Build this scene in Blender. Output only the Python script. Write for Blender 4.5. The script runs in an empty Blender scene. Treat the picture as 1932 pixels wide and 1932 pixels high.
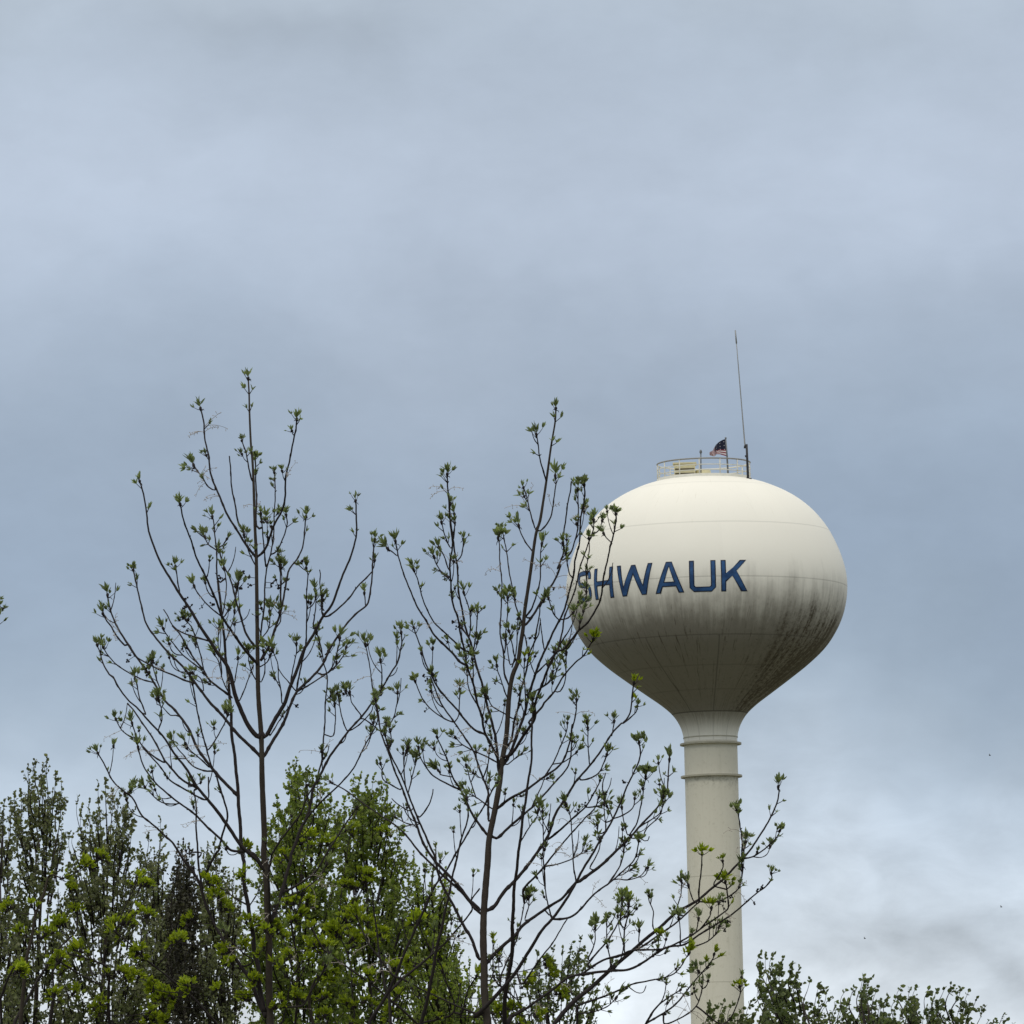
import bpy, bmesh, math, random
import numpy as np
from mathutils import Vector, Matrix
D2R = math.radians
sc = bpy.context.scene
# ------------------------------------------------------------------ camera
F_PX = 13000.0; W_PX = 1932.0            # focal length in the units the branches were surveyed in
PITCH = D2R(6.62); ROLL = 0.0223
EYE = Vector((0, 0, 1.6))
FW = Vector((0, math.cos(PITCH), math.sin(PITCH)))
R0 = Vector((1, 0, 0)); U0 = Vector((0, -math.sin(PITCH), math.cos(PITCH)))
RT = R0*math.cos(ROLL) - U0*math.sin(ROLL)
UP = U0*math.cos(ROLL) + R0*math.sin(ROLL)
cam = bpy.data.cameras.new('camera'); co = bpy.data.objects.new('camera', cam)
sc.collection.objects.link(co); sc.camera = co
cam.sensor_width = 36; cam.lens = 36*F_PX/W_PX; cam.clip_end = 12000; cam.clip_start = 0.5
m = Matrix((RT, UP, -FW)).transposed().to_4x4(); m.translation = EYE; co.matrix_world = m
def P(x, y, d):
    return EYE + FW*d + RT*((x-966)/F_PX*d) + UP*((966-y)/F_PX*d)
def DIR(x, y): return (P(x, y, 1)-EYE).normalized()
def SRGB(r, g, b):
    f = lambda c: (c/12.92 if c <= .04045 else ((c+.055)/1.055)**2.4)
    return (f(r/255), f(g/255), f(b/255), 1)
# ------------------------------------------------------------------ sky
SUN_EL, SUN_ROT = D2R(52), D2R(200)
w = bpy.data.worlds.new('World'); sc.world = w; w.use_nodes = True
nt = w.node_tree; nt.nodes.clear()
class NT:
    def __init__(s, nt): s.nt = nt
    def n(s, t, **k):
        o = s.nt.nodes.new(t)
        for a, b in k.items(): setattr(o, a, b)
        return o
    def put(s, sock, v):
        if hasattr(v, 'is_output'): s.nt.links.new(v, sock)
        elif v is not None: sock.default_value = v
    def m(s, op, a, b=None, c=None, clamp=False):
        o = s.n('ShaderNodeMath', operation=op); o.use_clamp = clamp
        s.put(o.inputs[0], a)
        if b is not None: s.put(o.inputs[1], b)
        if c is not None: s.put(o.inputs[2], c)
        return o.outputs[0]
    def v(s, op, a, b=None, out=0):
        o = s.n('ShaderNodeVectorMath', operation=op)
        s.put(o.inputs[0], a)
        if b is not None: s.put(o.inputs[1], b)
        return o.outputs[out]
    def scale(s, a, f):
        o = s.n('ShaderNodeVectorMath', operation='SCALE'); s.put(o.inputs[0], a); s.put(o.inputs[3], f); return o.outputs[0]
    def comb(s, x, y, z):
        o = s.n('ShaderNodeCombineXYZ'); s.put(o.inputs[0], x); s.put(o.inputs[1], y); s.put(o.inputs[2], z); return o.outputs[0]
    def sep(s, a):
        o = s.n('ShaderNodeSeparateXYZ'); s.put(o.inputs[0], a); return o.outputs
    def noise(s, vec, scale, detail=4, rough=.5, dist=0, col=False):
        o = s.n('ShaderNodeTexNoise'); s.put(o.inputs['Vector'], vec); s.put(o.inputs['Scale'], scale)
        o.inputs['Detail'].default_value = detail; o.inputs['Roughness'].default_value = rough; o.inputs['Distortion'].default_value = dist
        return o.outputs['Color' if col else 'Fac']
    def ramp(s, f, stops, interp='LINEAR'):
        o = s.n('ShaderNodeValToRGB'); s.put(o.inputs[0], f); r = o.color_ramp; r.interpolation = interp
        while len(r.elements) < len(stops): r.elements.new(.5)
        for e, (p, c) in zip(r.elements, stops):
            e.position = p; e.color = c if len(c) == 4 else (*c, 1)
        return o.outputs[0]
    def mr(s, f, a, b, c=0., d=1., smooth=True):
        o = s.n('ShaderNodeMapRange', interpolation_type='SMOOTHSTEP' if smooth else 'LINEAR')
        s.put(o.inputs[0], f)
        for i, q in enumerate((a, b, c, d)): s.put(o.inputs[i+1], q)
        return o.outputs[0]
    def mix(s, f, a, b, mode='MIX'):
        o = s.n('ShaderNodeMix', data_type='RGBA', blend_type=mode)
        s.put(o.inputs[0], f); s.put(o.inputs[6], a); s.put(o.inputs[7], b); return o.outputs[2]
T = NT(nt)
tc = T.n('ShaderNodeTexCoord'); d0 = tc.outputs['Generated']
warp = T.noise(d0, 16, 4, .55, col=True)
d1 = T.v('ADD', d0, T.scale(T.v('SUBTRACT', warp, (.5, .5, .5)), .045))
z = T.sep(d0)[2]
zw = T.sep(d1)[2]
el = T.m('ARCSINE', zw)
t_of = lambda y: (math.asin(DIR(966, y).z)-D2R(1.5))/D2R(10)
tt = T.m('DIVIDE', T.m('SUBTRACT', el, D2R(1.5)), D2R(10), clamp=True)
stops = [(t_of(1960), SRGB(222, 229, 235)), (t_of(1780), SRGB(203, 213, 223)), (t_of(1560), SRGB(186, 199, 213)), (t_of(1330), SRGB(162, 179, 197)),
         (t_of(1120), SRGB(151, 168, 189)), (t_of(860), SRGB(157, 173, 192)), (t_of(600), SRGB(172, 186, 204)),
         (t_of(330), SRGB(186, 198, 215)), (t_of(60), SRGB(176, 189, 205)), (1, SRGB(186, 198, 210))]
base = T.ramp(tt, stops, 'B_SPLINE')
# cloud masses: soft lighter and darker banks in fixed directions of the sky, broken up by the warp
def bank(px, py, rx, ry, amt, tilt=0):
    c = DIR(px, py); df = T.v('SUBTRACT', d1, tuple(c))
    h = Vector(RT)*math.cos(tilt)+Vector(UP)*math.sin(tilt); u = Vector(UP)*math.cos(tilt)-Vector(RT)*math.sin(tilt)
    a = T.v('DOT_PRODUCT', df, tuple(h*(F_PX/rx)), out=1); b = T.v('DOT_PRODUCT', df, tuple(u*(F_PX/ry)), out=1)
    q = T.m('ADD', T.m('MULTIPLY', a, a), T.m('MULTIPLY', b, b))
    return T.m('MULTIPLY', T.m('EXPONENT', T.m('MULTIPLY', q, -1.)), amt)
acc = 0.0
for bk in [(620, 330, 420, 170, .05, .3), (80, 170, 240, 160, .06), (560, 20, 220, 60, -.12), (1500, 330, 500, 150, .03, -.1), (80, 620, 300, 330, .07),
           (1780, 1000, 260, 260, -.03), (1840, 1735, 110, 30, -.20, -.2), (1680, 1560, 260, 60, .09, -.15), (1900, 1480, 160, 60, .06), (1500, 1700, 130, 40, .05, .3), (1560, 1800, 200, 40, -.05, -.2),
           (1180, 1900, 170, 50, .22), (40, 1500, 240, 130, .17), (400, 1700, 700, 230, .13), (330, 700, 300, 70, -.02, .2), (1640, 1660, 180, 30, .07, -.2), (1840, 1630, 120, 30, .10, .1), (1750, 1600, 60, 30, .06), (1450, 1600, 200, 50, .05, .2), (1640, 1740, 90, 22, -.07, .2), (1560, 1870, 400, 50, .12), (1850, 1560, 150, 60, .06), (900, 1150, 900, 120, -.04, -.05),
           (1150, 640, 300, 90, -.04, -.2), (850, 480, 160, 50, -.03, .2), (1560, 20, 260, 60, -.06)]:
    b = bank(*bk); acc = T.m('ADD', acc, b)
n1 = T.noise(T.v('MULTIPLY', d1, (14, 14, 34)), 1., 5, .5)
n3 = T.noise(T.v('MULTIPLY', T.v('ADD', d0, (9, 4, 5)), (150, 150, 230)), 1., 5, .6, .2)
acc = T.m('ADD', acc, T.m('MULTIPLY', T.m('SUBTRACT', n3, .5), .07))
n2 = T.noise(T.v('MULTIPLY', T.v('ADD', d0, (3, 1, 2)), (62, 62, 120)), 1., 6, .6, .25)
lowband = T.mr(el, math.asin(DIR(966, 1350).z), math.asin(DIR(966, 1650).z), .14, .74)
mod = T.m('ADD', T.m('ADD', T.m('MULTIPLY', T.m('SUBTRACT', n1, .5), .34), T.m('MULTIPLY', T.m('SUBTRACT', n2, .5), lowband)), T.m('ADD', acc, 1.0))
grow = T.mr(T.m('ARCSINE', z), D2R(13), D2R(55), 1., 2.15)       # an overcast sky is about three times brighter overhead
below = T.mr(z, -.02, .01, .35, 1.)
over = T.mr(T.m('ARCSINE', z), D2R(13), D2R(45), 0, 1)
base = T.mix(over, base, (.60, .585, .55, 1))
cloud = T.scale(base, T.m('MULTIPLY', T.m('MULTIPLY', mod, grow), below))
sky = T.n('ShaderNodeTexSky', sky_type='NISHITA'); sky.sun_disc = False; sky.sun_elevation = SUN_EL; sky.sun_rotation = SUN_ROT
b1 = T.n('ShaderNodeBackground'); T.put(b1.inputs[0], sky.outputs[0]); b1.inputs[1].default_value = .1
b2 = T.n('ShaderNodeBackground'); T.put(b2.inputs[0], cloud); b2.inputs[1].default_value = 1.0
mx = T.n('ShaderNodeMixShader'); mx.inputs[0].default_value = .97
nt.links.new(b1.outputs[0], mx.inputs[1]); nt.links.new(b2.outputs[0], mx.inputs[2])
out = T.n('ShaderNodeOutputWorld'); nt.links.new(mx.outputs[0], out.inputs[0])
# ------------------------------------------------------------------ sun (veiled by cloud)
sl = bpy.data.lights.new('sun', 'SUN'); sl.energy = .9; sl.angle = D2R(22); sl.color = (1, .96, .88)
so = bpy.data.objects.new('sun', sl); sc.collection.objects.link(so)
sd = Vector((math.sin(SUN_ROT)*math.cos(SUN_EL), math.cos(SUN_ROT)*math.cos(SUN_EL), math.sin(SUN_EL)))
so.rotation_euler = sd.to_track_quat('Z', 'Y').to_euler()
vs = sc.view_settings; vs.view_transform = 'Standard'; vs.look = 'None'; vs.exposure = 0; vs.gamma = 1; vs.use_curve_mapping = False
# ------------------------------------------------------------------ helpers
def mat(name):
    mm = bpy.data.materials.new(name); mm.use_nodes = True; mm.node_tree.nodes.clear(); return mm, NT(mm.node_tree)
def finish(T, sh):
    o = T.n('ShaderNodeOutputMaterial'); T.nt.links.new(sh, o.inputs[0])
def principled(T, col, rough=.6, spec=.3, metal=0, bump=None, bstr=.3, bdist=.02):
    p = T.n('ShaderNodeBsdfPrincipled'); T.put(p.inputs['Base Color'], col); T.put(p.inputs['Roughness'], rough)
    p.inputs['Specular IOR Level'].default_value = spec; p.inputs['Metallic'].default_value = metal
    if bump is not None:
        b = T.n('ShaderNodeBump'); b.inputs['Strength'].default_value = bstr; b.inputs['Distance'].default_value = bdist
        T.put(b.inputs['Height'], bump); T.nt.links.new(b.outputs[0], p.inputs['Normal'])
    return p.outputs[0]
def simple(name, col, rough=.6, var=.12, metal=0, scale=6):
    mm, T = mat(name); tc = T.n('ShaderNodeTexCoord').outputs['Object']
    n = T.noise(tc, scale, 5); k = T.m('ADD', T.m('MULTIPLY', T.m('SUBTRACT', n, .5), var*2), 1.)
    finish(T, principled(T, T.scale(col[:3], k), rough, metal=metal)); return mm
def link(name, me, m, parent=None, loc=None):
    o = bpy.data.objects.new(name, me); sc.collection.objects.link(o)
    if m:
        for q in (m if isinstance(m, (list, tuple)) else [m]): me.materials.append(q)
    if parent: o.parent = parent
    if loc is not None: o.location = loc
    return o
def tag(o, label=None, cat=None, group=None, kind=None):
    if label: o['label'] = label
    if cat: o['category'] = cat
    if group: o['group'] = group
    if kind: o['kind'] = kind
    return o
def empty(name, loc=(0, 0, 0), rz=0):
    o = bpy.data.objects.new(name, None); sc.collection.objects.link(o); o.location = loc; o.rotation_euler[2] = rz; o.empty_display_size = .3
    return o
class MB:
    def __init__(s): s.v = []; s.f = []; s.mi = []
    def add(s, vs, fs, mi=0):
        b = len(s.v); s.v.extend([tuple(q) for q in vs]); s.f.extend([tuple(i+b for i in f) for f in fs]); s.mi.extend([mi]*len(fs))
    def tube(s, pts, rad, n=6, cap=True, mi=0):
        pts = [Vector(p) for p in pts]
        if len(pts) < 2: return
        if not hasattr(rad, '__len__'): rad = [rad]*len(pts)
        tan = []
        for i in range(len(pts)):
            a = pts[max(i-1, 0)]; b = pts[min(i+1, len(pts)-1)]; t = (b-a)
            tan.append(t.normalized() if t.length > 1e-9 else Vector((0, 0, 1)))
        nrm = tan[0].orthogonal().normalized(); vs = []
        for i, p in enumerate(pts):
            t = tan[i]; nrm = (nrm-t*nrm.dot(t))
            nrm = nrm.normalized() if nrm.length > 1e-6 else t.orthogonal().normalized()
            bn = t.cross(nrm)
            for k in range(n):
                a = 2*math.pi*k/n; vs.append(p+(nrm*math.cos(a)+bn*math.sin(a))*rad[i])
        fs = []
        for i in range(len(pts)-1):
            for k in range(n):
                a = i*n+k; b = i*n+(k+1) % n; fs.append((a, b, b+n, a+n))
        if cap: fs.append(tuple(range(n-1, -1, -1))); fs.append(tuple((len(pts)-1)*n+k for k in range(n)))
        s.add(vs, fs, mi)
    def box(s, c, size, rz=0, mi=0):
        cx, cy, cz = c; x, y, z = [q/2 for q in size]; vs = []
        for dz in (-z, z):
            for dx, dy in ((-x, -y), (x, -y), (x, y), (-x, y)):
                vs.append((cx+dx*math.cos(rz)-dy*math.sin(rz), cy+dx*math.sin(rz)+dy*math.cos(rz), cz+dz))
        s.add(vs, [(3, 2, 1, 0), (4, 5, 6, 7), (0, 1, 5, 4), (1, 2, 6, 5), (2, 3, 7, 6), (3, 0, 4, 7)], mi)
    def lathe(s, prof, n=96, mi=0, z0=0):
        vs = []; fs = []
        for r, h in prof:
            for k in range(n):
                a = 2*math.pi*k/n; vs.append((r*math.cos(a), r*math.sin(a), h+z0))
        for i in range(len(prof)-1):
            for k in range(n):
                a = i*n+k; b = i*n+(k+1) % n; fs.append((a, b, b+n, a+n))
        s.add(vs, fs, mi)
    def ball(s, c, r, mi=0, sq=1.0, seed=0):
        rr = random.Random(seed+int(1e4*c[0])); vs = []; fs = []; N, M = 6, 4
        vs.append(Vector(c)+Vector((0, 0, -r*sq)))
        for j in range(1, M):
            ph = -math.pi/2+math.pi*j/M
            for i in range(N):
                th = 2*math.pi*i/N; q = r*rr.uniform(.8, 1.15)
                vs.append(Vector(c)+Vector((math.cos(th)*math.cos(ph), math.sin(th)*math.cos(ph), math.sin(ph)*sq))*q)
        vs.append(Vector(c)+Vector((0, 0, r*sq)))
        for i in range(N): fs.append((0, 1+(i+1) % N, 1+i))
        for j in range(M-2):
            for i in range(N):
                a = 1+j*N+i; b = 1+j*N+(i+1) % N; fs.append((a, b, b+N, a+N))
        L = len(vs)-1
        for i in range(N): fs.append((L-N+i, L-N+(i+1) % N, L))
        s.add(vs, fs, mi)
    def mesh(s, name, smooth=True):
        me = bpy.data.meshes.new(name); me.from_pydata(s.v, [], s.f)
        if any(s.mi): me.polygons.foreach_set('material_index', s.mi)
        if smooth: me.polygons.foreach_set('use_smooth', [True]*len(s.f))
        me.update(); return me
    def build(s, name, m, parent=None, smooth=True, loc=None):
        return link(name, s.mesh(name, smooth), m, parent, loc)
def catmull(pts, step=4):
    pts = [np.array(p, float) for p in pts]
    if len(pts) < 3:
        return pts if len(pts) < 2 else [pts[0]*(1-t)+pts[1]*t for t in np.linspace(0, 1, max(2, int(np.linalg.norm(pts[1]-pts[0])/step)+1))]
    q = [2*pts[0]-pts[1]]+pts+[2*pts[-1]-pts[-2]]; out = []
    for i in range(1, len(q)-2):
        L = np.linalg.norm(q[i+1]-q[i]); n = max(1, int(L/step))
        for k in range(n):
            t = k/n; a, b, c, d = q[i-1], q[i], q[i+1], q[i+2]
            out.append(.5*((2*b)+(-a+c)*t+(2*a-5*b+4*c-d)*t*t+(-a+3*b-3*c+d)*t**3))
    out.append(pts[-1]); return out
# ------------------------------------------------------------------ ground
gm, T = mat('meadow'); tcg = T.n('ShaderNodeTexCoord').outputs['Object']
g1 = T.noise(tcg, .08, 6); g2 = T.noise(tcg, 6, 6)
gc = T.mix(g1, (.075, .080, .040, 1), (.12, .105, .065, 1)); gc = T.mix(T.m('MULTIPLY', g2, .5), gc, (.12, .12, .06, 1))
finish(T, principled(T, gc, .9, bump=g2, bstr=.5, bdist=.05))
gb = MB(); N = 60
for j in range(N+1):
    for i in range(N+1):
        q = lambda a: math.copysign(abs(a)**2.2, a)*6000
        x = q(i/N*2-1); y = q(j/N*2-1)
        gb.v.append((x, y, 0))
for j in range(N):
    for i in range(N):
        a = j*(N+1)+i; gb.f.append((a, a+1, a+N+2, a+N+1)); gb.mi.append(0)
tag(gb.build('ground', gm), kind='structure')
# ================================================================== WATER TOWER
S_T = 13/527.; TD = F_PX*S_T                     # metres per surveyed unit at the tower, distance
eqp = P(1333.3, 1108.3, TD); HEQ = eqp.z
tower = empty('water_tower', (eqp.x, eqp.y, 0), math.atan2(eqp.x, -eqp.y) if False else -math.atan2(eqp.x, eqp.y))
tag(tower, 'tall cream water tower with a bulbous tank, dark grimy underside and blue lettering', 'water tower')
prof_k = [(0, 5.16), (.9, 5.14), (1.7, 5.06), (2.5, 4.90), (3.2, 4.66), (4.0, 4.27), (4.7, 3.78), (5.3, 3.18), (5.8, 2.46), (6.2, 1.6), (6.45, .78), (6.54, 0),
          (6.47, -.8), (6.27, -1.55), (5.93, -2.25), (5.45, -2.93), (4.72, -3.62), (3.84, -4.30), (2.95, -4.95), (2.2, -5.5), (1.72, -5.95), (1.42, -6.42), (1.28, -6.85), (1.237, -7.2)]
prof = [tuple(p) for p in catmull(prof_k, .06)]
pr = sorted([(h, r) for r, h in prof]); ph = [a for a, b in pr]; prr = [b for a, b in pr]
def rad_at(h): return float(np.interp(h, ph, prr))
JOIN = -5.92
# paint material
tm, T = mat('tank_paint'); tco = T.n('ShaderNodeTexCoord').outputs['Object']; X, Y, Z = T.sep(tco)
ang = T.m('ARCTAN2', X, T.m('MULTIPLY', Y, -1.))                        # 0 faces the road, + to the right
rr_ = T.m('SQRT', T.m('ADD', T.m('MULTIPLY', X, X), T.m('MULTIPLY', Y, Y)))
un = T.v('DIVIDE', tco, T.comb(rr_, rr_, rr_)); ux, uy, _ = T.sep(un)
sv = T.comb(ux, uy, T.m('MULTIPLY', Z, .018))
st1 = T.noise(sv, 26, 5, .65); st2 = T.noise(T.v('ADD', sv, (2, 5, 1)), 85, 4, .7); st3 = T.noise(T.v('ADD', sv, (7, 1, 3)), 9, 3, .5)
bl = T.noise(tco, 1.1, 7, .62); fine = T.noise(tco, 7, 6, .7)
lo = T.m('ADD', T.m('ADD', T.m('MULTIPLY', T.m('SUBTRACT', st1, .5), 1.9), T.m('MULTIPLY', T.m('SUBTRACT', bl, .5), 1.6)), T.m('MULTIPLY', T.m('SUBTRACT', st3, .5), 1.6))
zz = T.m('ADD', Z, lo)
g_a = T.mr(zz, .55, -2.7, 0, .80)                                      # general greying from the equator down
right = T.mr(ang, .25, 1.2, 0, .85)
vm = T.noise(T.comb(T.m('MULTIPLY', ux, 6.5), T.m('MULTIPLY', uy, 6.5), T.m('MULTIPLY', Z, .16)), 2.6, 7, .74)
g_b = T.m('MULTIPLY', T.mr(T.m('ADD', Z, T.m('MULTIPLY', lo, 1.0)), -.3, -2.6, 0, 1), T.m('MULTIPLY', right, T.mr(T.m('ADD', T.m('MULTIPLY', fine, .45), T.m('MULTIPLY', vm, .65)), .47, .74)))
strk = T.m('MULTIPLY', T.mr(T.m('ADD', T.m('MULTIPLY', st2, .55), T.m('MULTIPLY', st1, .45)), .53, .68), T.mr(Z, -.2, -1.6, 0, .34))
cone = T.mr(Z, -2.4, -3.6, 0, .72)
sp = T.m('MULTIPLY', T.mr(fine, .62, .74), T.mr(Z, .2, -2, 0, .25))
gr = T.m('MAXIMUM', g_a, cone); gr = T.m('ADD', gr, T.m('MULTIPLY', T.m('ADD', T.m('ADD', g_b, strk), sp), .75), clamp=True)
neck = T.mr(Z, JOIN+.01, JOIN-.03, 0, 1)
gneck = T.m('MULTIPLY', T.m('MULTIPLY', T.mr(T.m('ADD', Z, T.m('MULTIPLY', st1, .4)), JOIN-.95, JOIN+.2), .85), T.m('ADD', st2, .35))
gr = T.m('ADD', T.m('MULTIPLY', gr, T.m('SUBTRACT', 1., neck)), T.m('MULTIPLY', gneck, neck), clamp=True)
# weld seams
def line(x, c, wd, amt=1.): return T.m('MULTIPLY', T.mr(T.m('ABSOLUTE', T.m('SUBTRACT', x, c)), wd*.5, wd, 1., 0.), amt)
sm = None
for h, a_ in ((4.55, .12), (2.43, .22), (-.17, .32), (-2.74, .42), (-4.0, .22), (-5.0, .22), (JOIN, .8)):
    L = line(Z, h, .035, a_); sm = L if sm is None else T.m('MAXIMUM', sm, L)
def vseams(n, ph, z0, z1, amt):
    f = T.m('FRACT', T.m('ADD', T.m('MULTIPLY', ang, n/(2*math.pi)), ph)); dd = T.m('MULTIPLY', T.m('ABSOLUTE', T.m('SUBTRACT', f, .5)), T.m('MULTIPLY', rr_, 2*math.pi/n))
    return T.m('MULTIPLY', T.mr(dd, .018, .04, amt, 0.), T.m('MULTIPLY', T.m('GREATER_THAN', Z, z0), T.m('LESS_THAN', Z, z1)))
for a in ((10, .35, JOIN, -2.74, .55), (20, .1, -2.74, -.17, .12), (12, .3, -7.2, JOIN, .2)):
    sm = T.m('MAXIMUM', sm, vseams(*a))
clean = T.mix(T.m('MULTIPLY', T.m('ADD', T.m('MULTIPLY', bl, .5), T.m('MULTIPLY', fine, .5)), .5), (.82, .80, .725, 1), (.735, .71, .63, 1))
plate = T.n('ShaderNodeTexWhiteNoise', noise_dimensions='2D'); T.put(plate.inputs['Vector'], T.comb(T.m('FLOOR', T.m('ADD', T.m('MULTIPLY', ang, 20/(2*math.pi)), .6)), T.m('ADD', T.m('GREATER_THAN', Z, -.17), T.m('MULTIPLY', T.m('GREATER_THAN', Z, 2.43), 2.)), 0.))
clean = T.scale(clean, T.m('ADD', T.m('MULTIPLY', plate.outputs['Value'], .035), .965))
runs = T.m('MULTIPLY', T.mr(st2, .60, .74), T.m('MULTIPLY', T.mr(T.m('ADD', Z, T.m('MULTIPLY', st1, 3.)), 3.2, 5.2, 0, .35), T.m('LESS_THAN', Z, 5.02)))
clean = T.mix(runs, clean, (.42, .36, .25, 1))
grime = T.mix(fine, (.112, .094, .066, 1), (.046, .038, .027, 1))
colr = T.mix(gr, clean, grime); colr = T.mix(T.m('MULTIPLY', sm, .75), colr, (.04, .038, .03, 1))
finish(T, principled(T, colr, .55, .25, bump=T.m('ADD', T.m('MULTIPLY', fine, .3), T.m('MULTIPLY', sm, -1.)), bstr=.25, bdist=.02))
# stem paint
pm, T = mat('stem_paint'); tco = T.n('ShaderNodeTexCoord').outputs['Object']; X, Y, Z = T.sep(tco)
sv = T.comb(X, Y, T.m('MULTIPLY', Z, .05)); s1 = T.noise(sv, 3, 5, .6); s2 = T.noise(tco, 5, 6, .7); s3 = T.noise(tco, .5, 4)
colr = T.mix(T.m('MULTIPLY', s1, .6), (.665, .64, .54, 1), (.56, .535, .44, 1))
colr = T.mix(T.mr(s2, .52, .8, 0, .5), colr, (.36, .335, .25, 1))
sm = None
for h in (-13.5, -18.4, -23.3):
    L = T.mr(T.m('ABSOLUTE', T.m('SUBTRACT', Z, h)), .012, .03, .35, 0.); sm = L if sm is None else T.m('MAXIMUM', sm, L)
sr1 = T.noise(T.comb(X, Y, T.m('MULTIPLY', Z, .02)), 7, 5, .65)
colr = T.mix(T.m('MULTIPLY', T.mr(sr1, .55, .75), .35), colr, (.34, .32, .24, 1))
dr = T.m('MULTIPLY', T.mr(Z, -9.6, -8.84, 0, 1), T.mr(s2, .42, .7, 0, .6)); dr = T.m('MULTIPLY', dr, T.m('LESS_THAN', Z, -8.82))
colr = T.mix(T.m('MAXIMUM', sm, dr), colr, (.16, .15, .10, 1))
finish(T, principled(T, colr, .6, .2, bump=s2, bstr=.15, bdist=.01))
tank = MB(); tank.lathe(prof, 160); tank.build('tank', tm, tower, loc=(0, 0, HEQ))
stem = MB(); stem.lathe([(1.237, -7.2), (1.237, -HEQ+2.2), (1.35, -HEQ+1.5), (1.8, -HEQ+.6), (2.2, -HEQ+.05), (2.2, -HEQ-.2)], 96)
stem.build('stem', pm, tower, loc=(0, 0, HEQ))
ringm = simple('ring_paint', (.40, .38, .30, 1), .6, .25)
for h, pro, th in ((-7.02, .035, .05), (-7.32, .19, .085), (-8.83, .19, .085)):
    b = MB(); b.lathe([(1.235, h+th/2), (1.237+pro, h+th/2), (1.237+pro, h-th/2), (1.235, h-th/2)], 96)
    b.build('flange_ring', ringm, tower, smooth=False, loc=(0, 0, HEQ))
door = MB(); door.box((0, -1.36, 2.3), (.9, .12, 2.0)); door.build('door', simple('door_paint', (.35, .33, .27, 1)), tower, smooth=False)
# railing on the crown
railw = simple('rail_white', (.62, .61, .54, 1), .6, .2); railg = simple('rail_grey', (.24, .235, .22, 1), .6, .2); creamp = simple('hatch_paint', (.62, .57, .36, 1), .6, .15)
RR = 2.17; RB = 4.93; RTOP = 5.80
def ringpts(r, h, n=64): return [(r*math.cos(2*math.pi*k/n), r*math.sin(2*math.pi*k/n), h) for k in range(n+1)]
rp = ringpts(RR, RTOP)
b = MB(); b.tube(rp[32:], .036, 6); b.build('top_rail', railg, tower, loc=(0, 0, HEQ))
b = MB(); b.tube(rp[:33], .03, 6); b.build('top_rail', railw, tower, loc=(0, 0, HEQ))
for h in (5.52, 5.27): b = MB(); b.tube(ringpts(RR, h), .024, 5, False); b.build('mid_rail', railw, tower, loc=(0, 0, HEQ))
b = MB(); b.lathe([(RR-.03, 4.90), (RR-.03, 5.10), (RR+.03, 5.10), (RR+.03, 4.88)], 64); b.build('toe_board', railw, tower, loc=(0, 0, HEQ))
for k in range(14):
    a = 2*math.pi*(k+.3)/14; b = MB(); b.tube([(RR*math.cos(a), RR*math.sin(a), 4.9), (RR*math.cos(a), RR*math.sin(a), RTOP)], .03, 5); b.build('rail_post', railw, tower, loc=(0, 0, HEQ))
# vent housing and hatch inside the railing
b = MB(); b.box((-.88, -.5, 5.38), (.98, .9, .66)); b.box((-.88, -.5, 5.74), (1.10, 1.02, .06)); vent = b.build('vent_housing', creamp, tower, smooth=False, loc=(0, 0, HEQ))
b = MB()
for h in (5.46, 5.25): b.box((-.88, -.97, h), (.90, .05, .055))
b.build('louvre', simple('louvre_dark', (.07, .055, .03, 1)), vent, smooth=False)
b = MB(); b.lathe([(0, 5.52), (.30, 5.48), (.36, 5.42), (.36, 5.05)], 24); b.build('hatch', creamp, tower, loc=(-.03, -.3, HEQ))
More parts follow.
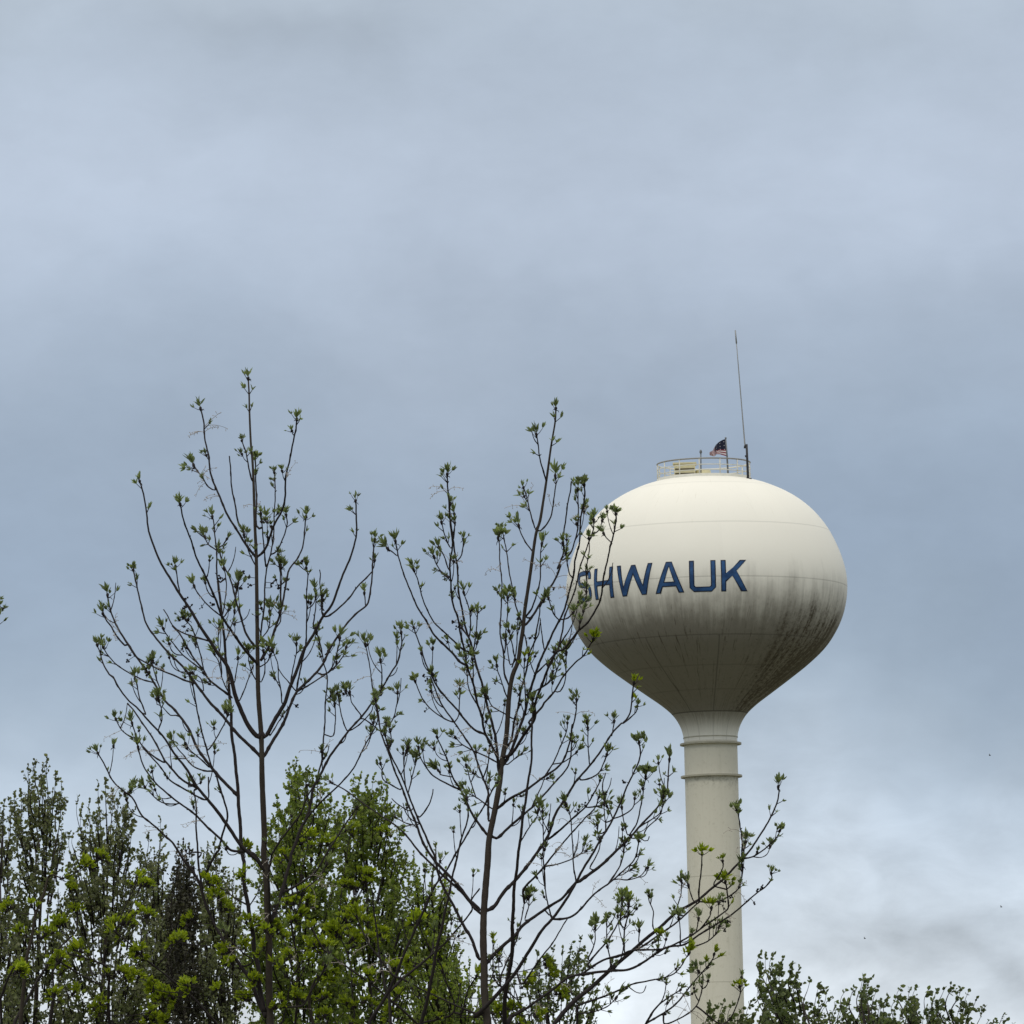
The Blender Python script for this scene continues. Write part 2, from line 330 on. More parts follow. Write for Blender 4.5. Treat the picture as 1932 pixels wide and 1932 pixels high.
# lettering
lm, T = mat('letter_blue'); tl = T.n('ShaderNodeTexCoord').outputs['Object']
n_ = T.noise(tl, 1.6, 6, .65); lc = T.mix(T.mr(n_, .35, .68), (.010, .040, .12, 1), (.026, .090, .235, 1)); finish(T, principled(T, lc, .45, .3))
le, T = mat('letter_edge'); finish(T, principled(T, (.008, .014, .034, 1), .5, .3))
HL = 1.44; H0 = -.87; TK = .235
def chain_outline(path, t):
    p = catmull(path, .05); L = []; R = []
    for i in range(len(p)):
        a = p[max(i-1, 0)]; c = p[min(i+1, len(p)-1)]; d = c-a; d /= np.linalg.norm(d); n = np.array((-d[1], d[0]))
        L.append(tuple(p[i]+n*t/2)); R.append(tuple(p[i]-n*t/2))
    return L+R[::-1]
def letter_polys(ch, W, e=0.0):
    H = HL; t = TK-2*e
    if ch == 'H': return [[(e, e), (TK-e, e), (TK-e, .42*H+e), (W-TK+e, .42*H+e), (W-TK+e, e), (W-e, e), (W-e, H-e), (W-TK+e, H-e), (W-TK+e, .58*H-e), (TK-e, .58*H-e), (TK-e, H-e), (e, H-e)]]
    if ch == 'U':
        c = .2; return [[(e, H-e), (e, c), (c, e), (W-c, e), (W-e, c), (W-e, H-e), (W-TK+e, H-e), (W-TK+e, TK+.06-e), (W-TK-.06, TK-e), (TK+.06, TK-e), (TK-e, TK+.06-e), (TK-e, H-e)]]
    if ch == 'K': return [[(e, e), (TK-e, e), (TK-e, .30*H+e*1.5), (.42*W+e*.3, .50*H-e*.2), (W-.31+e*1.2, e), (W-e*1.6, e), (.585*W-e*.5, .655*H), (W-.03-e*1.8, H-e), (W-.34+e, H-e), (TK-e, .52*H+e), (TK-e, H-e), (e, H-e)]]
    if ch == 'A':
        s = (W/2-.14)/H; x1 = .27+s*.20*H; x2 = .27+s*.36*H
        o = [(e*1.6, e), (.27-e*1.4, e), (x1-e*.8, .20*H+e), (W-x1+e*.8, .20*H+e), (W-.27+e*1.4, e), (W-e*1.6, e), (W/2+.14-e*.4, H-e), (W/2-.14+e*.4, H-e)]
        return [o, [(x2-e*1.3, .36*H-e), (W/2, .84*H+e*1.5), (W-x2+e*1.3, .36*H-e)]]
    if ch == 'W': return [[(e*1.1, H-e), (.125*W-e, H-e), (.20*W-e*.4, .32*H-e*2.4), (.425*W+e*.6, .98*H-e), (.545*W-e*.6, .98*H-e), (.735*W+e*.5, .32*H-e*2.4), (.875*W+e, H-e), (W-e*1.1, H-e), (.825*W-e*.7, e), (.69*W+e*.7, e), (.485*W, .66*H+e*2.6), (.275*W-e*.7, e), (.145*W+e*.7, e)]]
    if ch == 'S':
        h = TK/2; pth = [(W-h, .70*H), (W-h, .83*H), (W-h-.1, H-h-.02), (W/2, H-h), (h+.1, H-h-.02), (h, .84*H), (h, .68*H), (h+.14, .56*H), (W/2, .52*H), (W-h-.12, .47*H), (W-h, .36*H), (W-h, .18*H), (W-h-.12, h+.02), (W/2, h), (h+.1, h+.02), (h, .18*H), (h, .30*H)]
        pth = [(a, b) for a, b in pth]
        if e: pth[0] = (W-h, .70*H+e); pth[-1] = (h, .30*H-e)
        return [chain_outline(pth, t)]
def make_letter(ch, a0, a1, e, off, mm, parent, name):
    Rm = 6.53; W = D2R(a1-a0)*Rm
    cu = bpy.data.curves.new('outline', 'CURVE'); cu.dimensions = '2D'; cu.fill_mode = 'BOTH'
    for poly in letter_polys(ch, W, e):
        sp = cu.splines.new('POLY'); sp.points.add(len(poly)-1)
        for q, (x, y) in zip(sp.points, poly): q.co = (x, y, 0, 1)
        sp.use_cyclic_u = True
    ob = bpy.data.objects.new('tmp', cu); me = bpy.data.meshes.new_from_object(ob); bm = bmesh.new(); bm.from_mesh(me)
    bpy.data.objects.remove(ob); bpy.data.curves.remove(cu); bpy.data.meshes.remove(me)
    for k in range(1, int(W/.1)+1): bmesh.ops.bisect_plane(bm, geom=bm.verts[:]+bm.edges[:]+bm.faces[:], plane_co=(k*.1, 0, 0), plane_no=(1, 0, 0))
    for k in range(1, int(HL/.1)+1): bmesh.ops.bisect_plane(bm, geom=bm.verts[:]+bm.edges[:]+bm.faces[:], plane_co=(0, k*.1, 0), plane_no=(0, 1, 0))
    for v in bm.verts:
        a = D2R(a0)+v.co.x/Rm; h = H0+v.co.y; r = rad_at(h)+off; v.co = (r*math.sin(a), -r*math.cos(a), h)
    if ch: 
        me = bpy.data.meshes.new(name); bm.to_mesh(me); bm.free(); me.update()
    return link(name, me, mm, parent)
for ch, a0, a1 in (('S', -65.0, -54.4), ('H', -52.2, -41), ('W', -39, -22.1), ('A', -21.2, -9.1), ('U', -6.9, 3.8), ('K', 5.85, 16.7)):
    o = make_letter(ch, a0, a1, 0, .012, le, tower, 'letter'); o.location = (0, 0, HEQ); o['label'] = 'blue painted letter ' + ch
    make_letter(ch, a0, a1, .045, .017, lm, o, 'letter_face')
# antenna, beacon pole, flag
TI = tower.matrix_world
bpy.context.view_layer.update(); TM = tower.matrix_world.copy(); TIN = TM.inverted()
dark = simple('dark_metal', (.03, .03, .035, 1), .5, .2); greym = simple('galvanised', (.16, .17, .18, 1), .45, .15, .3)
ang_a = (1411-1333)*S_T
rt3 = RT; 
def TP(x, y, dd=0): return P(x, y, TD+dd)
yb = -math.sqrt(max(.01, RR**2-(ang_a-.1)**2))
ant = empty('antenna', TP(1412, 905, yb)); tag(ant, 'tall thin grey whip antenna leaning left from the right end of the tower railing', 'antenna')
bo = ant.location.copy()
def rel(p): return p-bo
b = MB(); b.tube([rel(TP(1411.3, 903, yb)), rel(TP(1408.6, 838, yb))], [.06, .05], 8); b.tube([rel(TP(1405.2, 846, yb)), rel(TP(1405.6, 840.5, yb))], .05, 6); b.tube([rel(TP(1405.6, 861, yb)), rel(TP(1410, 860, yb))], .05, 6)
b.tube([rel(TP(1408, 903, yb)), rel(TP(1418, 904, yb))], .05, 6); b.build('mount_mast', dark, ant)
b = MB(); b.tube([rel(TP(1406.6, 846, yb)), rel(TP(1405, 835, yb)), rel(TP(1400, 775, yb)), rel(TP(1393, 690, yb)), rel(TP(1389.5, 648, yb))], [.034, .034, .028, .024, .022], 6)
b.tube([rel(TP(1389.5, 648, yb)), rel(TP(1387.3, 623, yb))], [.036, .03], 6); b.build('whip', simple('whip_grey', (.30, .31, .32, 1), .5, .1), ant)
fp = empty('flagpole', TP(1374, 897, -.3)); bo = fp.location.copy(); tag(fp, 'thin dark pole flying a small drooping stars and stripes flag inside the tower railing', 'flagpole')
b = MB(); b.tube([rel(TP(1373.8, 899, -.3)), rel(TP(1371.7, 860, -.3)), rel(TP(1369.2, 827, -.3))], [.045, .04, .03], 6); b.ball(rel(TP(1369.1, 826.5, -.3)), .05); b.build('pole', greym, fp)
flagm = [simple('flag_white', (.68, .64, .66, 1)), simple('flag_red', (.22, .035, .05, 1)), simple('flag_navy', (.012, .014, .035, 1))]
b = MB(); NU, NV = 38, 26
topc = [(1369.5, 828), (1363, 830), (1356, 834), (1350, 840), (1347, 846), (1345, 850), (1341, 852), (1338.5, 853.5)]
botc = [(1371.5, 861), (1366, 859.5), (1358, 857), (1351, 857), (1350, 859.5), (1347, 861), (1343, 860), (1339, 859)]
tp = np.array(topc, float); bt = np.array(botc, float)
for j in range(NV+1):
    for i in range(NU+1):
        u = i/NU*7; a = np.array([np.interp(u, range(8), tp[:, 0]), np.interp(u, range(8), tp[:, 1])]); c = np.array([np.interp(u, range(8), bt[:, 0]), np.interp(u, range(8), bt[:, 1])])
        q = a+(c-a)*j/NV; b.v.append(tuple(rel(TP(q[0], q[1], -.3+.10*math.sin(u*2.3)*(u/3))+Vector((0, 0, 0)))))
for j in range(NV):
    for i in range(NU):
        a = j*(NU+1)+i; b.f.append((a, a+1, a+NU+2, a+NU+1)); k = 1 if (j//2) % 2 == 0 else 0
        if i < 19 and j < 16: k = 0 if (i % 6 == 3 and j % 6 == 3) else 2
        b.mi.append(k)
b.build('flag', flagm, fp)
bp = empty('beacon_pole', TP(1322.5, 890, -.9)); bo = bp.location.copy(); tag(bp, 'short grey pole with a small lamp head rising beside the vent on the tower top', 'pole')
b = MB(); b.tube([rel(TP(1322.6, 892, -.9)), rel(TP(1322.2, 854, -.9))], .03, 6); b.build('pole', greym, bp)
b = MB(); b.tube([rel(TP(1322.2, 855, -.9)), rel(TP(1322.1, 851, -.9)), rel(TP(1322.1, 848.5, -.9))], [.06, .06, .03], 8); b.build('lamp_head', greym, bp)
ZN = {'u': (200, 1050, 1000), 'v': (1000, 1150, 900), 'w': (0, 2050, 1000), 'x': (900, 2050, 1000), 'y': (1700, 2050, 1292),
      'a': (250, 1650, 500), 'b': (700, 1650, 500), 'c': (1200, 1650, 500), 'd': (1500, 1650, 500), 'e': (1000, 2100, 500), 'f': (1450, 2100, 500),
      'g': (1350, 2492, 500), 'h': (1800, 2250, 550), 'i': (250, 2050, 500), 'j': (500, 2492, 500), 'k': (900, 2492, 500), 'l': (0, 2492, 500), 'm': (780, 2200, 400)}
# width at base, width at tip, t = ends in a leaf tuft / n = none, then zone-wise points from the joint outwards
TREE_A = '''
15 3 t j 1120,1932 1105,1500 1108,1100 1100,900 1090,700 1080,400 1060,150 1045,0 w 1492,750 1480,450 1475,200 u 1072,1900 1068,1700 1063,1300 1060,1100 1053,950 1045,700 1038,560 1030,480 1022,300 1020,200 1015,110
10 5 n j 1040,1750 1000,1500 980,1280 940,1100 920,900 870,600 830,400 820,100 800,0 w 1345,540 1330,350 1310,200 1300,0 u 890,1700 872,1500 858,1380 845,1250
9 3 n j 1060,1850 960,1600 900,1440 810,1310 700,1150 600,1000 530,880 440,700 370,500 330,280 300,0 i 1250,1400 1245,1150 1225,1000
4 2.6 t u 845,1250 835,1080 822,930 810,890
5 3 t u 1068,1115 1110,1070 1160,940 1205,850 1225,770 1225,660 1250,570 1270,450 1285,390 1290,340
5 3 t u 1060,1115 1020,1070 960,980 900,880 840,745 800,630 790,540 768,430 762,350 748,280
3 2.4 t u 830,738 790,720 745,655 710,600
4 2.6 t u 990,975 960,920 940,820 925,740 915,630 908,545
3.5 2.4 t u 1040,690 1015,600 1000,520 980,460
4.5 2.6 t u 1062,940 1061,750 1053,560
4 2.4 t u 1080,1600 1095,1480 1108,1350 1115,1200 1145,1090 1160,950 1165,800 1168,690 1163,640
3.4 2.4 t u 1145,1100 1180,1080 1215,1000 1235,920 1230,880
3.4 2.4 t u 1115,1170 1105,1090 1098,980 1085,870
6 2.6 t u 1085,1700 1140,1600 1180,1480 1215,1350 1240,1200 1290,1130 1320,1060 1335,960 1340,890
3.2 2.4 t u 1200,1400 1195,1250 1200,1165
3 2.4 t u 1055,1160 1025,1100 1005,1050 990,995
5 3 t u 1055,1620 1000,1540 965,1430 930,1300 905,1220 870,1150 850,1080
3 2.4 t u 835,1070 870,1050 895,1015
3 2.4 t u 830,1075 790,1045 772,1005
6 3 t u 1065,1718 980,1620 920,1530 860,1440 830,1350 770,1220 720,1110 690,1020 655,920 640,870 630,820
10 3 t w 1460,205 1400,130 1340,0 u 900,1740 830,1640 740,1500 660,1370 600,1280 540,1180 490,1080 455,970 440,870 425,760 402,690
7 3 t w 1460,300 1400,240 1320,160 1240,60 1180,0 u 740,1860 690,1790 630,1720 560,1650 490,1570 440,1490 410,1390 390,1290 372,1220 364,1190
7 4 n w 1345,535 1200,380 1120,270 1050,130 980,40 u 548,1932 480,1820 400,1700 355,1640
5 3 t a 540,1000 430,820 350,690 300,580 270,460 250,350
4 3 n a 1200,1330 1100,1300 1000,1250 800,1170 650,1090 560,1030
4 3 t a 440,910 350,800 290,700 240,640 195,560
9 3 t j 1050,200 990,100 w 1373,825 i 1600,1400 1500,1250 1370,1100 1260,960 1150,780 1000,580 900,430 820,330 670,170 570,60 500,0 a 420,1450 370,1380 320,1290
4 2.6 t a 310,1270 265,1240 200,1120 170,1000 130,910
5 3 n i 1260,980 1090,880 920,700 880,640 800,480 660,270 560,120 470,20
4 2.6 t i 890,690 760,610 640,500 590,420 560,350 530,250
3 2.4 t i 590,430 480,380 390,300 340,200
4 3 n i 1360,1110 1240,1060 1000,920 930,860 850,750 730,610 640,510
6 2.8 t j 990,80 w 1410,850 i 1650,1680 1540,1570 1400,1440 1240,1280 1040,1130 900,1020 800,930 700,800 640,700 600,560 596,520
3 2.4 t i 1030,1155 900,1150 800,1100 740,1040 690,990 672,965
6 2.8 t j 410,640 330,380 240,200 i 1100,1780 980,1590 900,1520 830,1450 720,1360 640,1290 600,1220 550,1120 520,1080 430,1010 340,930 280,850 220,730 180,650 142,585
5 3 t j 370,270 440,130 500,10 i 1500,1680 1560,1450 1600,1300 1590,1200 1560,1100 1500,930 1470,820 1430,740 1380,600 1350,480 1300,280 1260,120 1245,0 a 1220,1400 1205,1350
3.4 2.6 t i 1375,550 1440,470 1510,360 1570,240 1600,150
3 3 n i 1385,1090 1390,1000 1390,850
4 2.4 t i 1430,785 1340,780 1200,720 1100,600 1050,540 992,455
3.4 2.4 t i 1400,740 1300,650 1190,560 1135,480
3.2 2.4 t a 780,1335 650,1300 550,1250 470,1210 350,1130 270,1040 220,970 200,935
3.2 2.4 t a 680,1690 650,1600 600,1480 580,1350 562,1295
3 2.4 t a 820,1880 860,1750 860,1650 850,1590 832,1540
3 2 n a 1020,1700 960,1700 900,1640 860,1600
4 2.4 t a 1390,862 1250,820 1100,770 1000,710 960,650 920,560 882,505
5 3 n a 1650,1500 1400,1300 1330,1190 1240,1080 1150,930 1060,780 980,690
3.2 2.4 t a 1300,1180 1200,1100 1080,1000 980,880 910,780 882,725
3 2.4 t a 1060,290 1040,170 1030,90 1012,25
2.8 2.4 t a 840,1410 800,1280 770,1180 742,1105
3 2.4 t a 1340,1190 1310,1050 1260,900 1230,780 1190,690 1135,625
3 2.4 t a 1540,590 1420,490 1330,400 1250,300 1226,245
2.8 2.2 t a 1560,590 1600,540 1660,440 1710,300 1720,225
2.6 2.2 t a 1590,850 1640,700 1670,600 1680,525
2.6 2.2 t a 1545,560 1590,300 1580,150 1562,45
3 2.2 t a 1640,1500 1550,1300 1500,1100 1452,1005
2.8 2.2 t a 1540,1220 1510,1000 1500,900 1500,725
2.6 2.2 t a 1330,1420 1300,1280 1200,1235
2.6 2.2 t a 1680,1330 1705,1200 1720,1100 1716,1055
3 2 n a 1740,1530 1850,1260 1900,1130
2.8 2.2 t b 195,1315 150,1240 110,1100 96,985
2.8 2.2 t b 245,1325 285,1220 280,1080 266,975
3 2.2 t b 240,1150 310,1100 340,1040 370,960
9 3 t w 1495,200 1560,90 1610,0 b 540,1470 640,1200 700,1040 740,940 830,790 880,700 940,590 1040,450 1120,250 1165,110 1215,0 u 1600,1100 1625,980 1625,860 1620,800
7 3 t w 1495,300 1560,190 1610,100 1640,20 b 640,1440 780,1310 880,1200 950,1100 1010,980 1080,850 1150,750 1210,670 1330,540 1430,460 1470,360 1490,200 1495,90 1500,10 u 1722,1100 1725,1020
4 3 n b 940,580 1000,580 1100,510 1230,380 1330,250 1430,150 1490,80
4 3 n b 640,1430 680,1230 710,1050 740,960
3.4 2.4 t b 740,940 755,780 760,600 755,400 765,250 770,120 752,45
2.8 2.2 t b 835,720 850,550 860,400 852,285
3 2.2 t b 935,560 920,400 910,200 915,100 902,55
2.6 2.2 t b 930,520 940,440 940,395
3 2.2 t b 580,1350 600,1200 620,1080 645,970 645,895
2.8 2.2 t b 475,1560 465,1400 440,1270 430,1130 390,1010 372,965
3 2 n b 620,1410 560,1330 470,1230 430,1160
4 2.6 t m 660,520 700,400 750,200 788,0 b 965,1700 975,1500 990,1300 980,1200 960,1140 930,1000 900,850 872,775
3.4 2.4 t b 870,1220 930,1240 990,1220 1060,1130 1110,950 1130,835
3 2.4 t b 1000,1220 1100,1130 1190,990 1200,935
3.6 2.6 n b 670,1420 800,1350 970,1240
2.6 2.2 t b 1420,470 1415,400 1410,325
3 2 n b 340,1932 430,1790 560,1600 600,1540
2.8 2.2 t b 250,850 330,720 345,600 336,535
2.8 2.2 t b 405,720 460,640 470,560 452,545
2.8 2.2 t b 460,470 470,300 475,130 461,25
8 3 t j 1130,790 1180,640 1250,440 1290,280 1350,100 m 340,1430 400,1280 470,1100 570,880 620,700 660,480 740,330 820,180 920,0 b 1190,1932 1290,1810 1380,1710 1490,1570 1600,1400 1700,1240 1780,1110 1810,980 1835,870 1827,770
6 3 n j 1120,780 1100,300 1130,60 m 60,1440 180,1250 290,1110 380,980 480,850 560,640 640,480
5 3 t j 1270,440 1400,380 1520,300 m 600,1750 740,1600 900,1320 1100,1020 1265,775
4 2.6 t m 500,1030 620,850 900,560 1030,440 1200,250 1330,0 b 1520,1850 1560,1740 1545,1600
2.8 2.2 t b 1600,1370 1610,1230 1605,1150 1591,1085
2.8 2.2 t b 1515,1440 1480,1230 1440,970 1422,905
3 2.2 t b 1690,1800 1750,1700 1780,1540 1780,1445
3 2.2 t b 1370,1700 1300,1600 1265,1550 1242,1445
3 2.2 t b 1210,1870 1150,1700 1120,1560 1110,1450
2.8 2.2 t b 1060,1932 1080,1750 1075,1580
3 2.2 n b 1270,1860 1380,1780 1490,1660 1500,1600
3 2.4 t b 1400,1740 1500,1810 1590,1880 1640,1830
3 2.4 t j 1270,490 1400,460 1560,370 1700,230 1760,130
4 2 n j 850,580 720,510 610,430 500,350
3 2 n j 900,580 960,480 1000,380 1060,300
4 2 n j 340,0 200,0 130,60
4 2 t j 830,1280 930,1220 800,1120 640,960 590,880
5 3 t j 1060,1790 1200,1750 1350,1740 1490,1720 1560,1600 1680,1400 1740,1280
4 2 t j 1250,1920 1310,1650 1350,1450 1280,1370 1170,1260
'''
